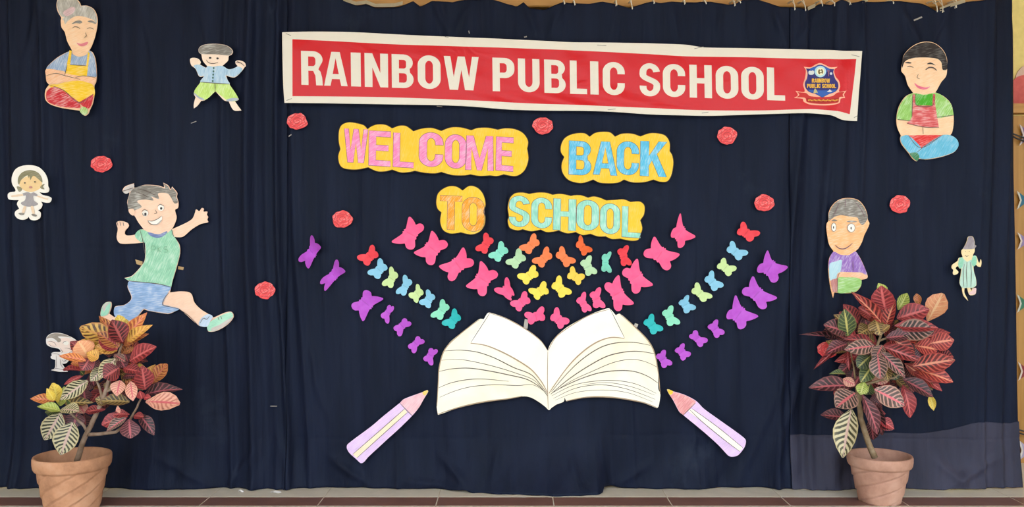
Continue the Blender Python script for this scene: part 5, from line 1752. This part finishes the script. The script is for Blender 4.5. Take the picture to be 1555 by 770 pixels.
stem(pl, 'branch', [(160, 596), (176, 588), (200, 590), (217, 592)], [.006, .005, .004, .003], M_bark, YL)
A_, B_, C_, D_ = (40, 470, 6.417), (150, 470, 6.417), (40, 580, 6.417), (150, 570, 6.417)
foliage(pl, B_, [((205, 320), (60, 110), 18, 'orange', 0), ((255, 300), (440, 48), 17, 'orange', 0, 2), ((240, 220), (195, 62), 13, 'yellow', 0, 1), ((270, 200), (268, 100), 9, 'yellow', 0), ((280, 310), (475, 160), 15, 'gold', 1, 2),
                 ((250, 350), (440, 238), 14, 'orange', 1), ((215, 350), (20, 70), 14, 'orange', 0), ((210, 350), (-150, 165), 25, 'gold', 1, 1), ((200, 365), (0, 230), 18, 'orange', 2), ((185, 385), (10, 300), 17, 'red', 2),
                 ((230, 320), (140, 115), 27, 'red', 2, 0), ((180, 400), (-30, 360), 16, 'gold', 1), ((200, 410), (60, 420), 12, 'dark', 1), ((300, 500), (528, 365), 23, 'red', 2, 0), ((310, 500), (455, 490), 15, 'dark', 1),
                 ((240, 575), (392, 598), 16, 'red', 2, 0), ((165, 480), (0, 660), 18, 'cream', 1, 2), ((200, 570), (50, 655), 26, 'red', 2, 0), ((230, 430), (330, 380), 9, 'orange', 1), ((250, 430), (280, 500), 14, 'dark', 1), ((210, 480), (250, 560), 15, 'dark', 1),
                 ((150, 440), (250, 500), 11, 'darkpink', 2), ((240, 650), (360, 640), 16, 'dark', 1), ((310, 680), (385, 560), 14, 'orange', 0), ((400, 620), (400, 530), 13, 'yellow', 0)], YL)
foliage(pl, D_, [((520, 80), (645, -100), 19, 'orange', 0, 1), ((480, 20), (535, -97), 12, 'gold', 0), ((450, 140), (425, -75), 23, 'red', 2, 0), ((450, 185), (755, 115), 17, 'dark', 1, 2), ((458, 255), (748, 262), 25, 'pink', 3, 1), ((385, 372), (530, 535), 15, 'dark', 2, 3),
                 ((295, 425), (310, 598), 24, 'dark', 2, 1), ((285, 400), (38, 462), 18, 'red', 1), ((270, 415), (75, 530), 13, 'darkpink', 2, 2), ((300, 380), (150, 372), 12, 'red', 2), ((210, 50), (170, 190), 18, 'pink', 2), ((300, 260), (20, 235), 17, 'olive', 1, 2),
                 ((310, 60), (330, 235), 14, 'pink', 2), ((370, 160), (270, 60), 17, 'orange', 1), ((390, 140), (390, 20), 18, 'bright', 1), ((420, 230), (400, 160), 10, 'red', 2), ((340, 395), (430, 400), 10, 'red', 2), ((440, 220), (500, 210), 8, 'red', 2), ((250, 90), (280, 190), 16, 'dark', 1),
                 ((110, 80), (70, 140), 12, 'olive', 1), ((280, 150), (200, 230), 15, 'dark', 1), ((210, 330), (170, 340), 9, 'pink', 3)], YL)
foliage(pl, C_, [((600, -10), (335, 165), 19, 'cream', 1, 2), ((560, 60), (570, 175), 18, 'dark', 0), ((770, 270), (585, 278), 13, 'red', 1), ((800, 200), (680, 165), 14, 'olive', 1), ((380, 210), (605, 190), 14, 'olive', 1, 2), ((330, 235), (362, 60), 13, 'lime', 0), ((310, 200), (268, 28), 14, 'yellow', 1),
                 ((270, 180), (205, 75), 10, 'yellow', 2), ((275, 185), (52, 155), 13, 'orange', 1, 2), ((330, 285), (125, 225), 14, 'lime', 2, 2), ((330, 290), (190, 290), 14, 'green', 1), ((370, 320), (350, 430), 17, 'dark', 1), ((500, 300), (455, 435), 24, 'dark', 1, 0), ((520, 225), (560, 300), 15, 'pink', 1),
                 ((560, 310), (580, 420), 18, 'dark', 0), ((335, 305), (185, 552), 26, 'cream', 2, 0), ((455, 395), (335, 692), 30, 'cream', 3, 0), ((340, 265), (497, 275), 20, 'cream', 3, 0), ((440, 210), (400, 160), 12, 'green', 1)], YL)
foliage(pl, A_, [((610, 480), (525, 320), 26, 'peach', 2, 1), ((665, 390), (590, 280), 16, 'yellow', 1), ((720, 400), (545, 295), 14, 'gold', 0), ((580, 500), (330, 445), 11, 'orange', 3, 2), ((620, 480), (545, 585), 19, 'red', 2, 0), ((690, 440), (760, 340), 15, 'gold', 1), ((680, 470), (640, 590), 15, 'dark', 1),
                 ((700, 480), (600, 420), 18, 'gold', 2), ((560, 640), (370, 720), 7, 'red', 1, 3), ((560, 640), (530, 600), 8, 'green', 1), ((770, 560), (630, 690), 15, 'cream', 1), ((690, 560), (720, 650), 16, 'dark', 0), ((640, 640), (660, 740), 18, 'dark', 0)], YL)

# --- the croton in front of the faded hem
YR = -0.25
base = P(1336, 0, YR)
pr = empty('potted_croton', (base.x, YR, 0))
tag(pr, 'dense dark red croton in pale terracotta pot in front of the faded hem', 'potted plant', 'potted crotons on the floor')
zr = P(0, 690, YR).z
pot(pr, 0.155, zr, 0.098, terracotta((156, 112, 94), (184, 140, 120), (198, 158, 140)), -3.4, 4)
stem(pr, 'trunk', [(1328, 695), (1318, 670), (1307, 635), (1304, 610), (1312, 580), (1325, 545), (1336, 515), (1342, 495)], [.016, .0145, .013, .012, .010, .008, .006, .005], M_bark2, YR)
stem(pr, 'branch', [(1306, 620), (1300, 590), (1296, 555), (1288, 520)], [.008, .006, .004, .003], M_bark2, YR)
stem(pr, 'branch', [(1310, 585), (1335, 578), (1358, 574), (1372, 562)], [.008, .006, .005, .004], M_bark2, YR)
stem(pr, 'branch', [(1334, 518), (1350, 512), (1372, 520), (1392, 535)], [.006, .005, .004, .003], M_bark2, YR)
E_, F_, G_, H_ = (1220, 430, 5.923), (1330, 430, 5.923), (1220, 550, 5.5), (1330, 530, 5.5)
foliage(pr, E_, [((735, 120), (680, 8), 13, 'lime', 0), ((735, 245), (700, 42), 27, 'red', 2, 0), ((700, 355), (483, 100), 15, 'bright', 2, 2), ((620, 300), (508, 220), 18, 'red', 0), ((488, 358), (375, 205), 18, 'red', 1, 0), ((400, 475), (375, 255), 22, 'green', 2, 0), ((395, 400), (300, 290), 18, 'olive', 1), ((385, 440), (205, 375), 22, 'dark', 2, 0),
                 ((340, 505), (18, 445), 7, 'dark', 1, 2), ((340, 450), (190, 445), 17, 'dark', 1), ((390, 550), (215, 610), 18, 'dark', 2), ((340, 560), (118, 742), 8, 'red', 2, 2), ((620, 400), (505, 445), 22, 'olive', 1), ((650, 325), (690, 460), 26, 'olive', 1), ((560, 330), (580, 450), 24, 'dark', 0), ((620, 530), (400, 490), 12, 'red', 2),
                 ((640, 565), (398, 592), 19, 'darkpink', 3, 0), ((610, 650), (500, 745), 19, 'green', 2), ((670, 640), (690, 850), 22, 'darkpink', 3, 0), ((480, 600), (470, 720), 18, 'dark', 0), ((400, 600), (405, 770), 6, 'red', 1, 2), ((560, 560), (540, 660), 20, 'dark', 0), ((720, 560), (790, 570), 12, 'red', 1), ((450, 700), (350, 690), 14, 'dark', 0)], YR)
foliage(pr, F_, [((200, 240), (285, 95), 14, 'lime', 0, 3), ((388, 210), (368, 103), 9, 'orange', 0), ((465, 340), (595, 112), 25, 'peach', 1, 1), ((90, 385), (160, 170), 15, 'bright', 2, 2), ((190, 315), (465, 235), 25, 'red', 1, 0), ((170, 385), (540, 392), 17, 'red', 2, 0), ((180, 430), (505, 425), 27, 'darkpink', 2, 0), ((90, 490), (300, 470), 15, 'dark', 2), ((100, 480), (352, 612), 18, 'bright', 2, 3),
                 ((80, 575), (380, 682), 18, 'red', 3, 2), ((440, 490), (672, 435), 13, 'red', 0, 2), ((480, 540), (692, 512), 23, 'bright', 1, 0), ((345, 560), (545, 590), 26, 'bright', 1, 1), ((330, 745), (692, 692), 24, 'bright', 3, 0), ((540, 660), (690, 660), 22, 'red', 1, 0), ((250, 560), (340, 640), 18, 'dark', 1), ((60, 560), (-20, 700), 16, 'darkpink', 2), ((300, 640), (440, 680), 20, 'dark', 1), ((60, 430), (120, 380), 10, 'olive', 2)], YR)
foliage(pr, H_, [((325, 160), (632, 262), 21, 'bright', 2, 0), ((310, 190), (552, 332), 16, 'red', 1, 2), ((45, 30), (245, 222), 18, 'darkpink', 3, 2), ((225, 250), (470, 385), 20, 'dark', 2, 0), ((455, 385), (482, 505), 9, 'yellow', 1), ((225, 300), (308, 548), 18, 'red', 2, 3), ((-10, 335), (228, 462), 27, 'darkpink', 3, 0), ((30, 60), (35, 215), 16, 'pink', 2), ((80, 120), (100, 262), 14, 'olive', 2),
                 ((30, 590), (152, 657), 15, 'red', 1), ((10, 470), (40, 700), 16, 'dark', 1, 3), ((350, 180), (420, 280), 15, 'red', 0), ((260, 120), (320, 230), 20, 'dark', 0), ((210, 320), (250, 450), 18, 'dark', 1), ((420, 270), (470, 340), 9, 'olive', 1), ((140, 200), (180, 250), 12, 'green', 1), ((160, 120), (240, 160), 14, 'dark', 0)], YR)
foliage(pr, G_, [((410, 195), (80, 200), 21, 'dark', 2, 0), ((435, 258), (283, 362), 30, 'darkpink', 3, 0), ((375, 470), (168, 435), 17, 'dark', 1, 0), ((402, 395), (325, 768), 29, 'cream', 3, 0), ((575, 30), (488, 155), 19, 'green', 2), ((510, 160), (480, 260), 15, 'lime', 2), ((490, 270), (640, 570), 17, 'dark', 2, 3), ((590, 430), (680, 425), 13, 'red', 1), ((560, 470), (590, 650), 17, 'dark', 0, 3), ((350, 100), (235, 85), 8, 'green', 1, 2),
                 ((330, 140), (425, 190), 12, 'pink', 2), ((470, 120), (420, 200), 18, 'dark', 1), ((560, 180), (520, 260), 18, 'green', 1), ((610, 260), (640, 340), 20, 'dark', 1), ((640, 320), (560, 400), 18, 'dark', 0), ((620, 480), (740, 560), 14, 'red', 1), ((520, 330), (600, 450), 18, 'dark', 1), ((300, 210), (310, 300), 16, 'red', 0), ((420, 60), (400, 160), 16, 'dark', 0), ((640, 80), (640, 180), 20, 'pink', 1)], YR)
# inner leaves that fill the crowns
for root, cx, cy, sx, sy, n, Y0, cols in ((pr, 1338, 530, 72, 64, 80, YR + .07, ('dark', 'red', 'olive', 'dark', 'bright')), (pl, 165, 556, 52, 54, 34, YL + .07, ('dark', 'red', 'orange', 'olive'))):
    for k in range(n):
        a = random.uniform(0, 2 * math.pi)
        r = math.sqrt(random.random()) * .75
        x = cx + sx * r * math.cos(a)
        y = cy + sy * r * math.sin(a)
        dirx, diry = math.cos(a) * 1.0 + random.uniform(-.5, .5), math.sin(a) + random.uniform(-.5, .5)
        l = math.hypot(dirx, diry) or 1
        ln = random.uniform(24, 36)
        yb = Y0 + random.uniform(-.04, .09)
        p0 = P(x, y, yb)
        p1 = P(x + dirx / l * ln, y + diry / l * ln, min(yb + random.uniform(-.01, .05), -0.06))
        leaf(root, p0, p1, random.uniform(13, 19) * K * CAM_D, random.choice(cols), random.choice((0, 1, 2)), random.uniform(-.5, .5))
